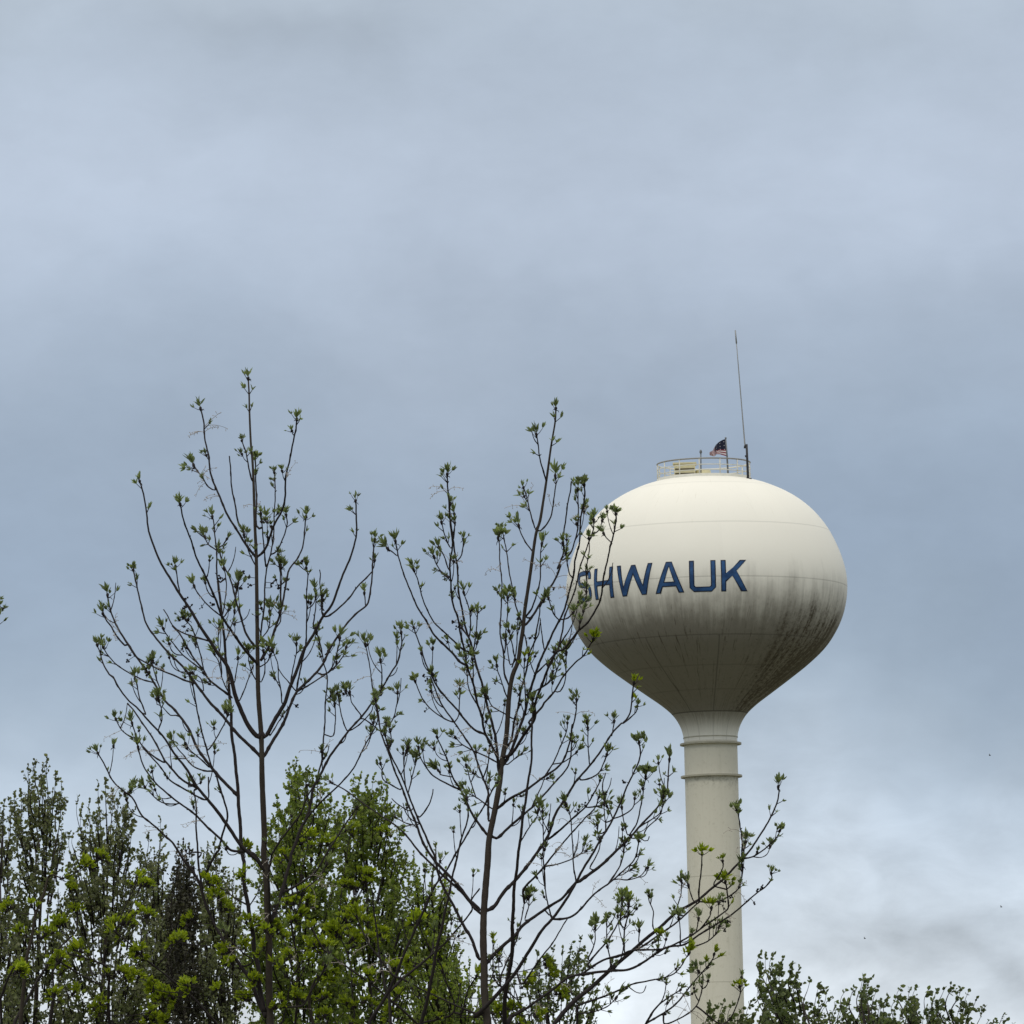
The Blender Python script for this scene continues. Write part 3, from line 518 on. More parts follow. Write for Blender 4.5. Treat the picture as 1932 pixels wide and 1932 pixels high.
TREE_B = '''
16 3 t g 290,1932 255,1600 250,1300 240,1000 245,700 265,400 290,100 e 1660,1350 1730,1000 1780,700 1800,500 c 1080,1932 1110,1500 1150,1250 1210,1100 1240,900 1265,750 1290,500 1320,300 1350,100 v 1190,1050 1215,880 1240,800 1260,680 1280,550 1310,330 1335,180 1340,95
10 4 n g 480,1932 500,1500 560,1200 570,800 590,400 f 230,1700 260,1450 290,1200 320,1000 350,780 380,600 400,400 400,200 402,0
4 2.4 t f 402,0 c 1371,1739 1380,1640 1372,1580
3.6 2.4 t v 1275,540 1245,430 1228,320 1216,260
3.6 2.4 t v 1245,860 1300,790 1325,680 1340,570 1335,520
3.2 2.4 t v 1210,850 1180,740 1150,630 1137,590
3 2.4 t v 1200,990 1150,930 1110,850 1106,832
4 2.4 t c 1300,590 1360,500 1420,350 1455,200 1465,0 v 1245,1000 1250,945
5 2.6 t c 1290,690 1360,600 1440,470 1530,320 1620,180 1700,0 v 1350,1100 1385,1000 1390,880 1410,720 1430,620 1435,550
6.5 3 t e 1812,430 f 165,400 290,220 430,0 c 1400,1600 1480,1350 1570,1130 1650,980 d 560,960 680,820 740,740 830,660 920,530 980,400 1010,200 1050,0 v 1680,960 1700,900 1715,800 1716,755
6.5 3 t e 1790,560 f 125,455 230,200 300,0 c 1330,1500 1400,1250 1480,1050 1590,800 1690,610 1760,420 1830,150 1850,0 v 1460,1050 1485,950 1490,870 1500,760 1520,640 1520,575
5 3 n f 100,350 170,230 210,0 c 1200,1650 1240,1450 1290,1250 1340,1020 1410,840
3.6 2.4 t c 1400,850 1450,600 1460,440 1500,405
3.4 2.4 t v 1385,1045 1430,1000 1460,920 1478,850 1480,700 1480,600
2.8 2.2 t v 1690,940 1655,905 1642,880
4 2.6 t d 510,960 560,700 570,620 660,380 720,200 760,0 v 1530,980 1560,900 1575,850 1576,795
3 2.2 t d 740,730 760,620 820,450 825,310
3 2.2 t d 825,400 826,200 820,50 v 1535,1075 1548,980 1546,910
3.4 2.4 t d 520,620 620,600 700,500 730,430
3.2 2.4 t d 510,620 450,550 420,450 400,380
2.8 2.2 t d 640,110 610,0 v 1385,940
3.4 2 n d 510,900 620,760 680,630 720,500
3 2 n d 610,950 700,820 740,740
5 2.8 y c 1330,1780 1490,1600 d 350,1560 460,1430 560,1270 690,1110 800,1020 860,920 900,845
3 2.2 t d 470,1430 530,1430 580,1330 590,1200 600,1000
3.4 2.2 t d 200,1450 380,1350 460,1260 510,1130 540,1035
4 2.6 n d 240,1250 400,1080 500,960
3 2 n c 1280,780 1320,950 1350,1100 1400,1250
3 2 n c 1410,840 1445,780 1470,620
3 2 n c 1510,960 1480,800 1465,600
6 3 t x 1080,400 1060,210 c 960,1932 880,1650 830,1430 760,1200 700,960 620,700 550,350 530,130 v 720,1070 700,950 680,800 665,650 660,510
5.5 3 n e 1780,620 1760,480 1700,330 1600,130 c 800,1700 750,1550 700,1330 640,1150 600,950 560,750 530,600 480,450 450,200 445,0 v 690,950 678,800 667,640
3 2.2 t v 720,1060 750,1010 760,950 760,915
2.6 2.2 t v 695,880 710,800 705,760
3 2.2 t v 680,970 645,900 625,810
3 2.2 t v 670,1110 640,1020 605,965
2.8 2.2 t c 455,150 440,180 418,135
3.2 2.2 t c 430,150 360,100 290,0 v 575,1025
4 2.4 t c 700,1000 600,960 450,830 380,760 250,630 160,450 110,280 70,150 32,60
5 2.6 t c 640,1140 560,1100 480,1010 350,880 250,770 170,630 90,500 0,310 v 400,1170 370,1080 350,1020 335,930
3 2.2 t v 350,1020 310,990 285,975
3.2 2.4 t c 665,830 680,700 665,530 630,410 602,320
3 2.4 t c 710,970 740,750 755,600 755,530
2.4 2 t c 720,990 745,930 755,880
4 3 n c 550,660 600,740 660,830
3 2.2 t c 710,1340 705,1150 692,1070
3 2.2 t c 740,1570 660,1400 630,1200 600,1050 565,1005
5 2.6 t e 1602,171 c 830,1910 720,1860 600,1740 520,1630 400,1500 300,1380 240,1260 150,1070 120,950 60,780 32,710
5 3 n e 1650,1150 1650,850 1600,700 1530,500 1480,370 1373,193 c 490,1780 380,1620 300,1470 220,1260
3.2 2.4 t c 490,1780 380,1740 240,1640 130,1510 80,1400 52,1320
3 2.2 t c 500,1780 540,1700 555,1500 551,1410
4 2.4 t c 1110,1370 1060,1230 1045,1000 1020,850 1010,650 1030,300 1010,0 v 985,950 976,910
3.6 2.4 t c 1270,700 1220,560 1170,400 1140,220 1100,0 v 1025,960 1010,880 1002,850
3 2.2 t c 1140,1160 1190,1000 1200,750 1215,610
3 2.2 t c 1170,1030 1140,880 1112,750
2.8 2.2 t c 1130,1130 1090,950 1070,855
2.6 2.2 t c 1060,1000 1080,700 1100,380
3 2.2 t c 1090,1500 1030,1330 980,1200 971,1140
3.2 2.4 t c 1165,1740 1060,1680 920,1600 872,1500
4 2.4 y c 1300,1700 1290,1450 1280,1130 1285,1075
6 2.8 t f 0,1020 160,900 340,800 550,650 700,540 780,430 830,250 860,60 d 670,1850 700,1700 714,1530
3.4 2.4 t f 550,650 650,480 750,260 800,100 800,50
3.4 2 n f 390,1000 510,760 550,650
6 2.8 t f 0,1350 130,1240 330,1060 450,960 640,740 780,590 830,470 850,300 858,250
2.8 2.2 t f 650,510 760,490 850,430 905,380
9 3 t g 150,1850 300,1700 450,1540 640,1300 760,1100 900,880 1020,740 1170,540 1260,380 f 1010,1650 1100,1500 1170,1380 1240,1270 1310,1140 1400,960 1470,770 1540,640 1610,480 1625,350 1612,270
7 2.8 t f 944,1834 1200,1640 1400,1450 1520,1330 1700,1130 1850,960 h 520,210 530,100 y 380,290 384,255
8 5 n g 270,1250 400,1110 480,1030 600,930 720,790 980,610 1120,520 1200,430 1290,330
8 3 y g 260,660 370,600 480,430 640,270 800,60 f 570,1350 660,1100 760,930 880,740 960,640 1060,520 1180,370 1300,170 1420,50 d 1240,1790 1310,1690 1340,1500 1350,1420 1363,1340
3.2 2.4 t d 1240,1790 1320,1730 1390,1660 1400,1600
2.8 2.2 t d 1110,1932 1130,1850 1140,1770
3.6 2.6 t f 950,690 1040,680 1150,620 1210,500 1248,410
3 2.2 t f 1050,510 1040,300 1032,110
3 2.2 t f 1035,150 d 830,1770
5 2.6 t f 590,1360 700,1270 850,1140 1000,1000 1080,880 1160,740 1170,700
3.4 2.4 t f 1020,1000 1120,990 1220,950 1200,760 1230,610
5 2.6 t f 310,1932 420,1800 550,1660 720,1440 900,1240 1010,1110 1100,1030 1140,960 1158,890
3.4 2 t f 900,1830 870,1600 850,1200 820,1050 785,960
3.4 2.2 t f 550,1932 530,1500 530,1150 520,1050
3 2.2 t f 580,1280 600,1150 600,1070
3.2 2.2 t f 280,1400 380,1220 460,1100 470,1040
3.2 2.4 t f 1320,1140 1430,1090 1540,1010 1560,900
3 2.2 t f 1230,1270 1225,1100 1220,965
3 2.2 t f 1310,1130 1250,990
3 2.2 t f 1480,1310 1440,1150 1420,1005
3.6 2.4 t f 1500,1320 1590,1170 1640,960 1660,800 1690,660
3.4 2 t f 1520,1350 1650,1330 1700,1240 1850,1080 1890,880
3 2.2 t h 240,590 440,450 480,335
5 2.6 t g 1020,745 1170,740 1280,690 1450,510 1550,420 1660,340 f 1400,1750 1550,1600 1600,1450 1610,1380
4 2.4 t f 1270,1860 1380,1690 1440,1520 1450,1430
3 2.2 t f 1380,1810 1480,1820 1600,1790 1660,1740 1690,1690
3 2.2 t f 1060,1690 1130,1550 1170,1420 1150,1300 1142,1190
3.4 2.2 t f 550,1670 700,1640 860,1580 970,1500 1000,1410
3 2.2 t f 130,515 200,460 285,400
6 2.6 t e 1640,1310 1500,1130 1400,930 1350,830 1250,660 1190,480 1100,270 1072,210
4 2.4 t e 1340,810 1200,740 1020,640 930,520 880,420 861,330
2.8 2.2 t e 1250,670 1110,630 1092,590
3.6 2.4 t e 1780,510 1630,430 1460,350 1340,280 1275,210
3.6 2.4 t e 1700,1020 1530,900 1430,850 1392,815
3 2.2 t e 1510,890 1450,720 1420,590 1402,530
3.4 2.2 t e 1590,690 1640,520 1670,310
7 3 t g 200,640 90,540 0,420 e 1160,1720 1040,1600 930,1430 830,1180 700,850 600,600 490,300 430,120 410,0 b 1560,1650 1535,1520
7 3 t g 200,1200 100,960 10,800 e 1100,1800 1050,1560 980,1420 880,1180 780,950 700,720 560,430 480,190
3.2 2.4 t e 500,290 540,330 550,200 540,130
3 2.4 t e 710,740 700,560 700,430 720,365
3 2.4 t e 740,830 790,660 830,510 831,470
3.2 2.4 t e 650,800 540,740 460,680 450,560 432,505
3.6 2.4 t e 880,1110 960,1000 1010,880 1028,795
3 2.2 t e 820,1200 720,1180 600,1110
2.8 2.2 n e 750,1040 620,960 560,900
7 3 t k 700,1900 900,1580 960,1450 1040,1250 1200,880 1290,690 1400,430 e 1180,1700 1400,1320 1620,950 1700,800 1740,730
8 3 t k 1280,1932 1380,1500 1450,1100 1530,750 1600,420 e 1294,1565 1350,1350 1420,1100 1410,900
5 3 n k 890,1560 830,1300 790,1000 740,600 720,420
5 2.6 t k 1060,1420 960,1380 830,1220 690,1030 600,850 552,730
6 3 n k 910,1570 1060,1430 1300,1230 1460,1100 1600,960 1720,820 1850,640 g 100,550 200,400
4 2.6 n k 1340,1570 1200,1490 1080,1440
6 2.6 t x 960,1185 870,1080 740,960 640,860 520,720 420,650 320,580 210,500 130,455
10 3 t g 1040,1932 1150,1800 1300,1640 1450,1530 1650,1340 h 80,1932 250,1780 420,1640 600,1480 780,1370 850,1330 1000,1200 1120,1100 1280,930 1420,760 1560,530 1650,350 1670,220 1662,180
4 2.4 t h 1300,915 1400,890 1550,790 1650,690 1678,625
3.6 2.4 t h 1290,900 1290,700 1260,480 1235,420
3 2.2 t h 1300,890 1330,745
4 2.6 y h 850,1330 860,1150 880,950 885,860
3.2 2.4 y h 1000,1180 1060,1080 1100,1000 1096,935
3 2.2 t h 790,1330 740,1190
3 2.2 t h 620,1470 660,1300 670,1200 670,1140
5 3 n h 0,1920 230,1830 430,1700 650,1540 800,1400 850,1350
6 3 y g 560,1850 750,1740 1000,1560 1200,1410 1340,1370 1420,1320 1600,1210 1800,1150 1932,1100 h 450,1840 600,1790 800,1680 870,1630 1050,1500 1150,1420 1150,1320 1130,1200 1121,1150
3.4 2.2 y h 870,1630 960,1500 980,1420
3 2.2 t h 820,1660 850,1530
6 2.8 t g 1340,1380 1500,1350 1700,1330 1932,1300 h 500,1830 700,1790 900,1660 1100,1540 1180,1490 1330,1360 1450,1260 1540,1190 1600,1100 1592,1060
3.6 2.4 t h 860,1350 1000,1360 1150,1300 1270,1200 1290,1050 1290,980
3.4 2.4 t h 790,1810 950,1750 1050,1650 1060,1605
3 2.2 t h 380,1600 380,1450 340,1350 340,1290
3 2.2 t h 80,1850 90,1620 130,1450 130,1380
3 2.2 t h 80,1620 40,1560 60,1420 60,1320
3 2.2 t h 240,1780 240,1650
3 2.2 t h 440,1830 440,1710
3 2.2 t h 660,1800 660,1640 640,1520
5 2.4 t g 1300,1720 1550,1640 1750,1560 1932,1480 y 290,1220 400,1190 470,1100
5 2.4 t y 280,1409 330,1330 430,1260
4.6 2.4 y y 290,1400 400,1330 510,1200 570,1130 579,1105
4 2.2 t y 370,1409 500,1330 530,1200 511,1180
4 2.2 y y 620,1409 690,1290 690,1245
4 2.2 t g 1300,1810 1500,1790 1650,1730 1735,1640
4 2.4 t g 420,1500 440,1380 520,1200 640,900 700,560 730,490
3 2.2 t g 710,760 750,600 760,490
3 2.2 t g 340,1400 350,1060 346,1000
3 2.2 t g 460,1280 422,1210
3.4 2 n g 1000,700 950,500 920,150 905,0
3.4 2.2 t g 1840,1130 1830,900 1880,700 1880,590
4.4 2.4 t g 1420,1260 1640,990 1760,800 1810,650 1810,530
3.4 2.2 t g 1680,1310 1640,1000 1631,760
3.4 2.2 t g 1420,1200 1500,1010 1504,840
4.4 2.4 n g 680,1480 800,1310 880,1200 1000,1050 1080,920 1200,730
4 2 n g 450,1520 600,1640 700,1760
'''
SAPL = '''
9 3 t l 230,1932 260,1600 300,1200 360,950 400,700 500,450 560,250 700,290
7 3 t l 160,1932 450,1400 650,1100 860,870 870,680
8 3 t l 560,1932 600,1650 600,1500 595,1350 690,1200
6 3 t l 0,1650 150,1300 225,1320
7 3 t l 1230,1932 1225,1500 1220,1300 1050,1220 800,1150 660,1210
5 3 t j 520,1932 250,1640 0,1430 l 1620,1180 1460,1020 1300,890
4 2.4 t l 1130,1480 1100,1250 1000,1180 915,1100
'''
SAPR = '''
7 3 t j 1600,1932 1560,1650 1640,1400 1720,1250 1740,1090
5 3 t j 1400,1932 1420,1600 1360,1420 1450,1260 1400,1080 1360,780
5 3 t k 1240,1932 1000,1720 700,1470 500,1330 260,1160 130,1020 50,860
4 2.4 t k 490,1932 490,1500 480,1250 370,960 340,880
4 2.4 t k 1640,1800 1560,1450 1470,1200 1330,1000 1240,780
5 2.4 t k 1740,1800 1800,1550 1830,1500 1900,1400
'''
TUFTS_A = 'j 460,480 420,340 560,570 600,1090 700,1250 840,1040 1050,1070 1190,870 1130,830 940,1440 860,1650 820,1640 510,1540 1250,1670 240,760 1290,40 820,250 1060,880 850,790 950,800 j 60,1000 180,1500 i 520,980 500,1010 1170,930 1220,940 1790,1690 1590,120 a 760,1090 700,1150 720,1220 1180,1230 1240,900 1160,620 1100,600 820,1500 800,1520 b 900,900 930,480 1000,980 1200,1440 1030,1480 1540,1500 1600,1460 u 1110,900'
TUFTS_SL = 'l 1560,300 1600,360 690,810 640,790 360,600 910,1100 230,1320 190,1340 650,1210 730,1330 590,1630 620,1600 840,1580 1300,820 1380,800 1450,790 1560,650 1640,720 510,920 860,660 960,140 1120,50 790,410 1550,1130 1600,1120 1350,1350 1420,1360 1500,1390 1700,1530 1780,1580 1850,1590 1640,1850 1690,1800 1740,1880 1130,1700 1110,1800 220,920 1880,1900 90,620 j 180,1500 60,1000 100,960 20,1630 60,1720'
TUFTS_SR = 'j 1310,560 1380,570 1520,590 1470,470 1500,460 1330,1160 1550,1210 1550,1070 1620,1060 1680,1040 1760,1090 1450,1660 1490,1680 1730,1370 1780,1360 1850,880 1920,870 1720,1640 1740,1840 1460,700 k 490,390 640,260 690,280 520,600 620,780 430,770 300,870 250,890 560,960 500,970 700,980 820,920 220,1080 190,1370 720,1380 980,1310 1140,1220 1170,1400 1230,770 430,1710 640,1680 1020,1620 920,1830 190,1840 1430,1620 g 960,1260 980,1370 730,1470 500,1770 560,1760 820,1820 1060,1590 640,1930 400,1800 m 1700,1140 1180,1100 590,1220 850,1290 1380,1740 1440,1760'
GALLS = 'a 1140,385 1130,460 1190,470 1310,480 1110,490 1770,95 1830,140 1850,240 1740,260 1690,260 1140,730 1110,685 1430,450 480,1080 490,1010 1100,960 1530,140 b 25,95 85,140 115,240 370,205 430,225 440,260 350,262 530,280 640,1590 c 490,655 530,710 580,650 400,810 230,1230 140,1265 180,1300 240,1440 180,1640 945,1325 1350,815 1610,265 f 1080,880 1225,840 990,970 910,1050 1450,710 h 1500,1200 1440,1240 1420,1360 1165,1290 1105,1330 1100,1410 1190,1300 1110,1635 1160,1560'
from mathutils import noise as mnoise
# ================================================================== BUDDING TREES IN FRONT
bark, T = mat('bark'); tcb = T.n('ShaderNodeTexCoord').outputs['Object']
bn = T.noise(T.v('MULTIPLY', tcb, (1, 1, .25)), 60, 5, .6); bn2 = T.noise(tcb, 2.2, 4)
bc = T.mix(bn, (.022, .018, .016, 1), (.075, .060, .048, 1)); bc = T.mix(T.mr(bn2, .5, .75, 0, .35), bc, (.10, .095, .075, 1))
finish(T, principled(T, bc, .8, .15, bump=bn, bstr=.5, bdist=.004))
twigm, T = mat('twig_bark'); tcb = T.n('ShaderNodeTexCoord').outputs['Object']; bn = T.noise(tcb, 30, 3)
finish(T, principled(T, T.mix(bn, (.014, .012, .014, 1), (.036, .028, .026, 1)), .7, .15))
palem, T = mat('pale_bark'); tcb = T.n('ShaderNodeTexCoord').outputs['Object']; bn = T.noise(tcb, 20, 4)
finish(T, principled(T, T.mix(bn, (.10, .10, .085, 1), (.22, .21, .18, 1)), .8, .15))
def leafmat(name, cols, trans, tf=.45, noise_scale=None):
    mm, T = mat(name); gi = T.n('ShaderNodeNewGeometry').outputs['Random Per Island']
    n = len(cols); c = T.ramp(gi, [(i/(n-1), q) for i, q in enumerate(cols)])
    tcx = T.n('ShaderNodeTexCoord').outputs['Object']; nn = T.noise(tcx, noise_scale or 1.2, 4)
    c = T.scale(c, T.mr(nn, .3, .72, .70, 1.30, False))
    p = T.n('ShaderNodeBsdfPrincipled'); T.put(p.inputs['Base Color'], c); p.inputs['Roughness'].default_value = .55; p.inputs['Specular IOR Level'].default_value = .25
    t = T.n('ShaderNodeBsdfTranslucent'); T.put(t.inputs['Color'], T.mix(1., c, trans, 'MULTIPLY'))
    mxx = T.n('ShaderNodeMixShader'); mxx.inputs[0].default_value = tf
    T.nt.links.new(p.outputs[0], mxx.inputs[1]); T.nt.links.new(t.outputs[0], mxx.inputs[2]); finish(T, mxx.outputs[0]); return mm
young = leafmat('young_leaf', [(.085, .11, .055), (.16, .205, .095), (.25, .30, .13), (.11, .135, .07), (.20, .25, .10)], (1.3, 1.35, .9, 1), .48)
younglow = leafmat('young_leaf_open_lit', [(.15, .205, .015), (.23, .30, .018), (.30, .36, .022), (.12, .175, .018)], (1.35, 1.35, .5, 1), .42)  # opened low tufts; their brightness against dark crowns is put into the colour
seedm = simple('dry_panicle', (.36, .32, .28, 1), .9, .2); gallm = simple('gall', (.010, .008, .009, 1), .8, .1)
def unit(v): return v.normalized() if v.length > 1e-9 else Vector((0, 0, 1))
def rdir(rng, axis, lo, hi):
    axis = unit(axis); a = axis.orthogonal().normalized(); b = axis.cross(a); th = rng.uniform(0, 2*math.pi); ph = D2R(rng.uniform(lo, hi))
    return axis*math.cos(ph)+(a*math.cos(th)+b*math.sin(th))*math.sin(ph)
def leaflet(mb, p, d, L, Wd, rng, curl=.25):
    d = unit(d); s = unit(d.cross(Vector((rng.uniform(-1, 1), rng.uniform(-1, 1), rng.uniform(-1, 1))))); n = d.cross(s); c = n*curl*L
    a = p; m1 = p+d*L*.35+c*.12; m2 = p+d*L*.7+c*.45; e = p+d*L*.98+c
    mb.add([a, m1+s*Wd*.5-n*Wd*.12, m1-s*Wd*.5-n*Wd*.12, m2+s*Wd*.38-n*Wd*.08, m2-s*Wd*.38-n*Wd*.08, e], [(0, 1, 2), (1, 3, 4, 2), (3, 5, 4)])
def tuft(lf, br, p, d, px, rng, size=30, opened=False):
    u = size*px; d = unit(unit(d)+Vector((0, 0, .45)))
    br.tube([p-d*u*.12, p+d*u*.05, p+d*u*.14], [1.6*px, 3.0*px, 1.2*px], 6)
    k = rng.randint(14, 22)
    for _ in range(k):
        v = rdir(rng, d, 4, 46 if not opened else 75); q = p+d*u*rng.uniform(.08, .30); leaflet(lf, q, v, u*rng.uniform(.30, .56), u*rng.uniform(.07, .13)*(1.6 if opened else 1), rng, rng.uniform(-.3, .4))
    for _ in range(rng.randint(1, 3) if not opened else rng.randint(3, 5)):       # side leaves on little stalks
        v = rdir(rng, d, 35, 75); q = p-d*u*rng.uniform(0, .2); e = q+v*u*rng.uniform(.28, .50)+d*u*.12
        br.tube([q, (q+e)/2-d*u*.03, e], [.9*px, .7*px, .5*px], 4)
        for _ in range(rng.randint(4, 7)): leaflet(lf, e, rdir(rng, v+d*.7, 5, 40), u*rng.uniform(.20, .40), u*rng.uniform(.07, .14)*(1.6 if opened else 1), rng, rng.uniform(-.3, .4))
    for _ in range(rng.randint(0, 2)):       # curled bud scale
        v = rdir(rng, d, 60, 110); q = p-d*u*.1; br.tube([q, q+v*u*.16, q+v*u*.22-d*u*.1], [.9*px, .8*px, .4*px], 4)
def panicle(mb, p, d, px, rng, size=34):
    u = size*px
    for _ in range(rng.randint(2, 3)):
        v = rdir(rng, d, 20, 80); pts = [p]; q = p; s = v
        side = rdir(rng, Vector((0, 0, 1)), 60, 120)
        for i in range(6): s = unit(s+side*.22+Vector((0, 0, -.16))); q = q+s*u*.19; pts.append(q)
        mb.tube(pts, [.55*px]*4+[.4*px]*3, 3, False)
        for i in range(2, 7):
            for _ in range(rng.randint(0, 2)):
                e = pts[i]+rdir(rng, s, 30, 90)*u*rng.uniform(.08, .17); mb.tube([pts[i], e], [.42*px, .32*px], 3, False); mb.ball(e, .9*px)
def parse(txt):
    out = []
    for ln in txt.strip().split('\n'):
        tk = ln.split()
        if not tk: continue
        w0, w1, kind = float(tk[0]), float(tk[1]), tk[2]; z = None; pts = []
        for t in tk[3:]:
            if ',' not in t: z = t; continue
            x, y = map(float, t.split(',')); pts.append(conv(z, x, y))
        out.append((w0, w1, kind, pts))
    return out
def conv(z, x, y):
    sx, sy, s = ZN[z]; return ((sx+x*s/1932)*.645722, (sy+y*s/1932)*.645722)
def parse_pts(txt):
    z = None; out = []
    for t in txt.split():
        if ',' not in t: z = t
        else: x, y = map(float, t.split(',')); out.append(conv(z, x, y))
    return out
def budding_tree(name, txt, depth, label, group, seed, low_tufts='', galls='', scat=1.0, allopen=False, cap=.5):
    rng = random.Random(seed); brs = parse(txt); root = None
    tr, bb, lf, lo = MB(), MB(), MB(), MB(); sds, gls = [], []
    los = []
    def getlo():
        if allopen: return lo
        if len(los) < 96: los.append(MB())
        return los[-1]
    sk = np.zeros((0, 3)); pend = list(range(len(brs))); px0 = depth/F_PX
    placed = 0; tips = []; info = []
    base = P(brs[0][3][0][0], brs[0][3][0][1], depth)
    while pend:
        if placed == 0: i, snap = 0, None
        else:
            best = None
            for k in pend[:]:
                s = brs[k][3][0]; ss = sk[::3]; dd = np.hypot(ss[:, 0]-s[0], ss[:, 1]-s[1]); j = int(dd.argmin())
                if best is None or dd[j] < best[0]-1e-6: best = (dd[j], k, ss[j])
                if best[0] < 3: break
            i, snap = best[1], best[2]; gap = best[0]
        pend.remove(i); w0, w1, kind, pts = brs[i]; pts = list(pts)
        if snap is not None:
            d_st = snap[2]
            if gap > 30 and w0 > 4.5:                    # a stem of its own that rises from the ground
                snap = None; d_st = depth+rng.uniform(-.4, .4)
            elif gap > 2.5: pts = [(snap[0], snap[1])]+pts
            else: pts[0] = (snap[0], snap[1])
        else: d_st = depth
        q = catmull(pts, 5 if w0 < 9 else 8); L = 0; out = []; k = rng.uniform(-.55, .55) if placed else 0; c2 = rng.uniform(-.3, .3)
        if w0 > 7.5: k *= .4
        tot = sum(np.linalg.norm(q[a+1]-q[a]) for a in range(len(q)-1)); nf = rng.uniform(0, 6)
        for a in range(len(q)):
            if a: L += np.linalg.norm(q[a]-q[a-1])
            jit = 0 if placed == 0 else .55
            xx = q[a][0]+jit*math.sin(L*.09+nf)+.4*jit*math.sin(L*.31+2*nf); yy = q[a][1]
            out.append((xx, yy, d_st+px0*(k*L+c2*tot*.5*math.sin(L/max(tot, 1)*2.5))))
        n = len(out); pos = [P(*o) for o in out]; rads = []; ex = .9 if placed == 0 else 1.35
        for a in range(n):
            t = a/max(n-1, 1); r = (w0*(1-t)**ex+w1*(1-(1-t)**ex))*.5*px0*.93
            r *= 1+rng.uniform(-.05, .05)
            if w0 < 9 and a % 9 == 4: r *= 1.28        # nodes
            rads.append(r)
        if pts[0][1] > 1925 or (snap is None and placed):
            pp = pos[0]; g = Vector((pp.x+rng.uniform(-.15, .15), pp.y+rng.uniform(-.1, .1), -.1)); a0 = [g, g*.6+pp*.4+Vector((rng.uniform(-.03, .03), 0, 0)), g*.25+pp*.75]
            pos = a0+pos; rads = [rads[0]*1.5, rads[0]*1.25, rads[0]*1.1]+rads
        (tr if placed == 0 else bb).tube(pos, rads, 10 if w0 > 7 else (7 if w0 > 4 else 5))
        sk = np.vstack([sk, np.array(out)]); placed += 1
        if kind in 'ty': tips.append((pos[-1], unit(pos[-1]-pos[-min(4, len(pos))]), out, kind))
        info.append((w0, w1, kind, out))
    for p, d, o, kd in tips:
        hi = o[-1][1] < 1560
        if kd == 't' and o[0][0] and rng.random() < .04: continue        # a bare tip
        dull = not allopen and kd == 't' and (hi or rng.random() < .85); tl_ = lf if dull else getlo(); tuft(tl_, bb, p, d, px0, rng, rng.triangular(19, 47, 35), opened=(rng.random() < (.10 if hi else .35)))
        n = len(o)
        for back in (rng.uniform(12, 22), rng.uniform(30, 46)):       # smaller leaf pairs just below the tip
            j = n-1-int(back/5)
            if j > 2 and rng.random() < .7*scat:
                pj = P(*o[j]); dj = unit(P(*o[j+1])-P(*o[j-1]))
                for sgn in range(rng.choice((1, 2, 2))):
                    if tl_ is not lf: tl_ = getlo()
                    v = rdir(rng, dj, 40, 65); e = pj+v*px0*rng.uniform(8, 15)+dj*px0*3; bb.tube([pj, e], [1.0*px0, .8*px0], 4)
                    for _ in range(rng.randint(4, 8)): leaflet(tl_, e, rdir(rng, v+dj, 5, 45), px0*rng.uniform(7, 16), px0*rng.uniform(2.4, 4.6), rng)
    for w0, w1, kind, o in info:                                      # old flower stalks, small buds along the shoots
        if w0 > 6.5 or len(o) < 12: continue
        for j in range(5, len(o)-3):
            pj = P(*o[j]); dj = unit(P(*o[j+1])-P(*o[j-1]))
            if rng.random() < .034*scat and len(sds) < 95: sd = MB(); sds.append(sd); panicle(sd, pj, dj, px0, rng, rng.uniform(24, 44))
            elif rng.random() < .05*scat: v = rdir(rng, dj, 35, 60); bb.tube([pj, pj+v*px0*rng.uniform(3, 6)], [1.3*px0, .6*px0], 4)
            elif rng.random() < .034*scat:
                v = rdir(rng, dj, 30, 60); L = rng.uniform(8, 26); e = pj+v*px0*L*.6+unit(v+dj+Vector((0, 0, .6)))*px0*L*.4; bb.tube([pj, pj+v*px0*L*.5, e], [1.1*px0, .9*px0, .8*px0], 4)
                hi = o[j][1] < 1560
                tuft(lo if allopen else lf, bb, e, e-pj, px0, rng, rng.uniform(16, 28))
    def near(x, y, up=True):
        c = np.hypot(sk[:, 0]-x, (sk[:, 1]-y)); c = c+np.where(sk[:, 1] < y+4, 60, 0) if up else c
        return sk[int(c.argmin())]
    for w0, w1, kind, o in info:                                      # fine side shoots
        if w0 > 8 or len(o) < 10: continue
        for j in range(4, len(o)-3):
            if rng.random() > .028*scat*(1.5 if o[j][1] > 1250 else .8): continue
            pj = P(*o[j]); dj = unit(P(*o[j+1])-P(*o[j-1])); v = rdir(rng, dj, 25, 60); L = rng.uniform(22, 62); up = Vector((0, 0, 1))
            c = [pj, pj+v*px0*L*.35, pj+v*px0*L*.6+up*px0*L*.15, pj+v*px0*L*.72+up*px0*L*.42]
            cc = [Vector(q) for q in catmull(c, 4*px0)]; n = len(cc)
            bb.tube(cc, [(1.25-.45*i/n)*px0*(1.25 if i % 4 == 2 else 1) for i in range(n)], 4)
            if rng.random() < .75: tuft(lo if allopen else lf, bb, cc[-1], cc[-1]-cc[-2], px0, rng, rng.triangular(14, 32, 22))
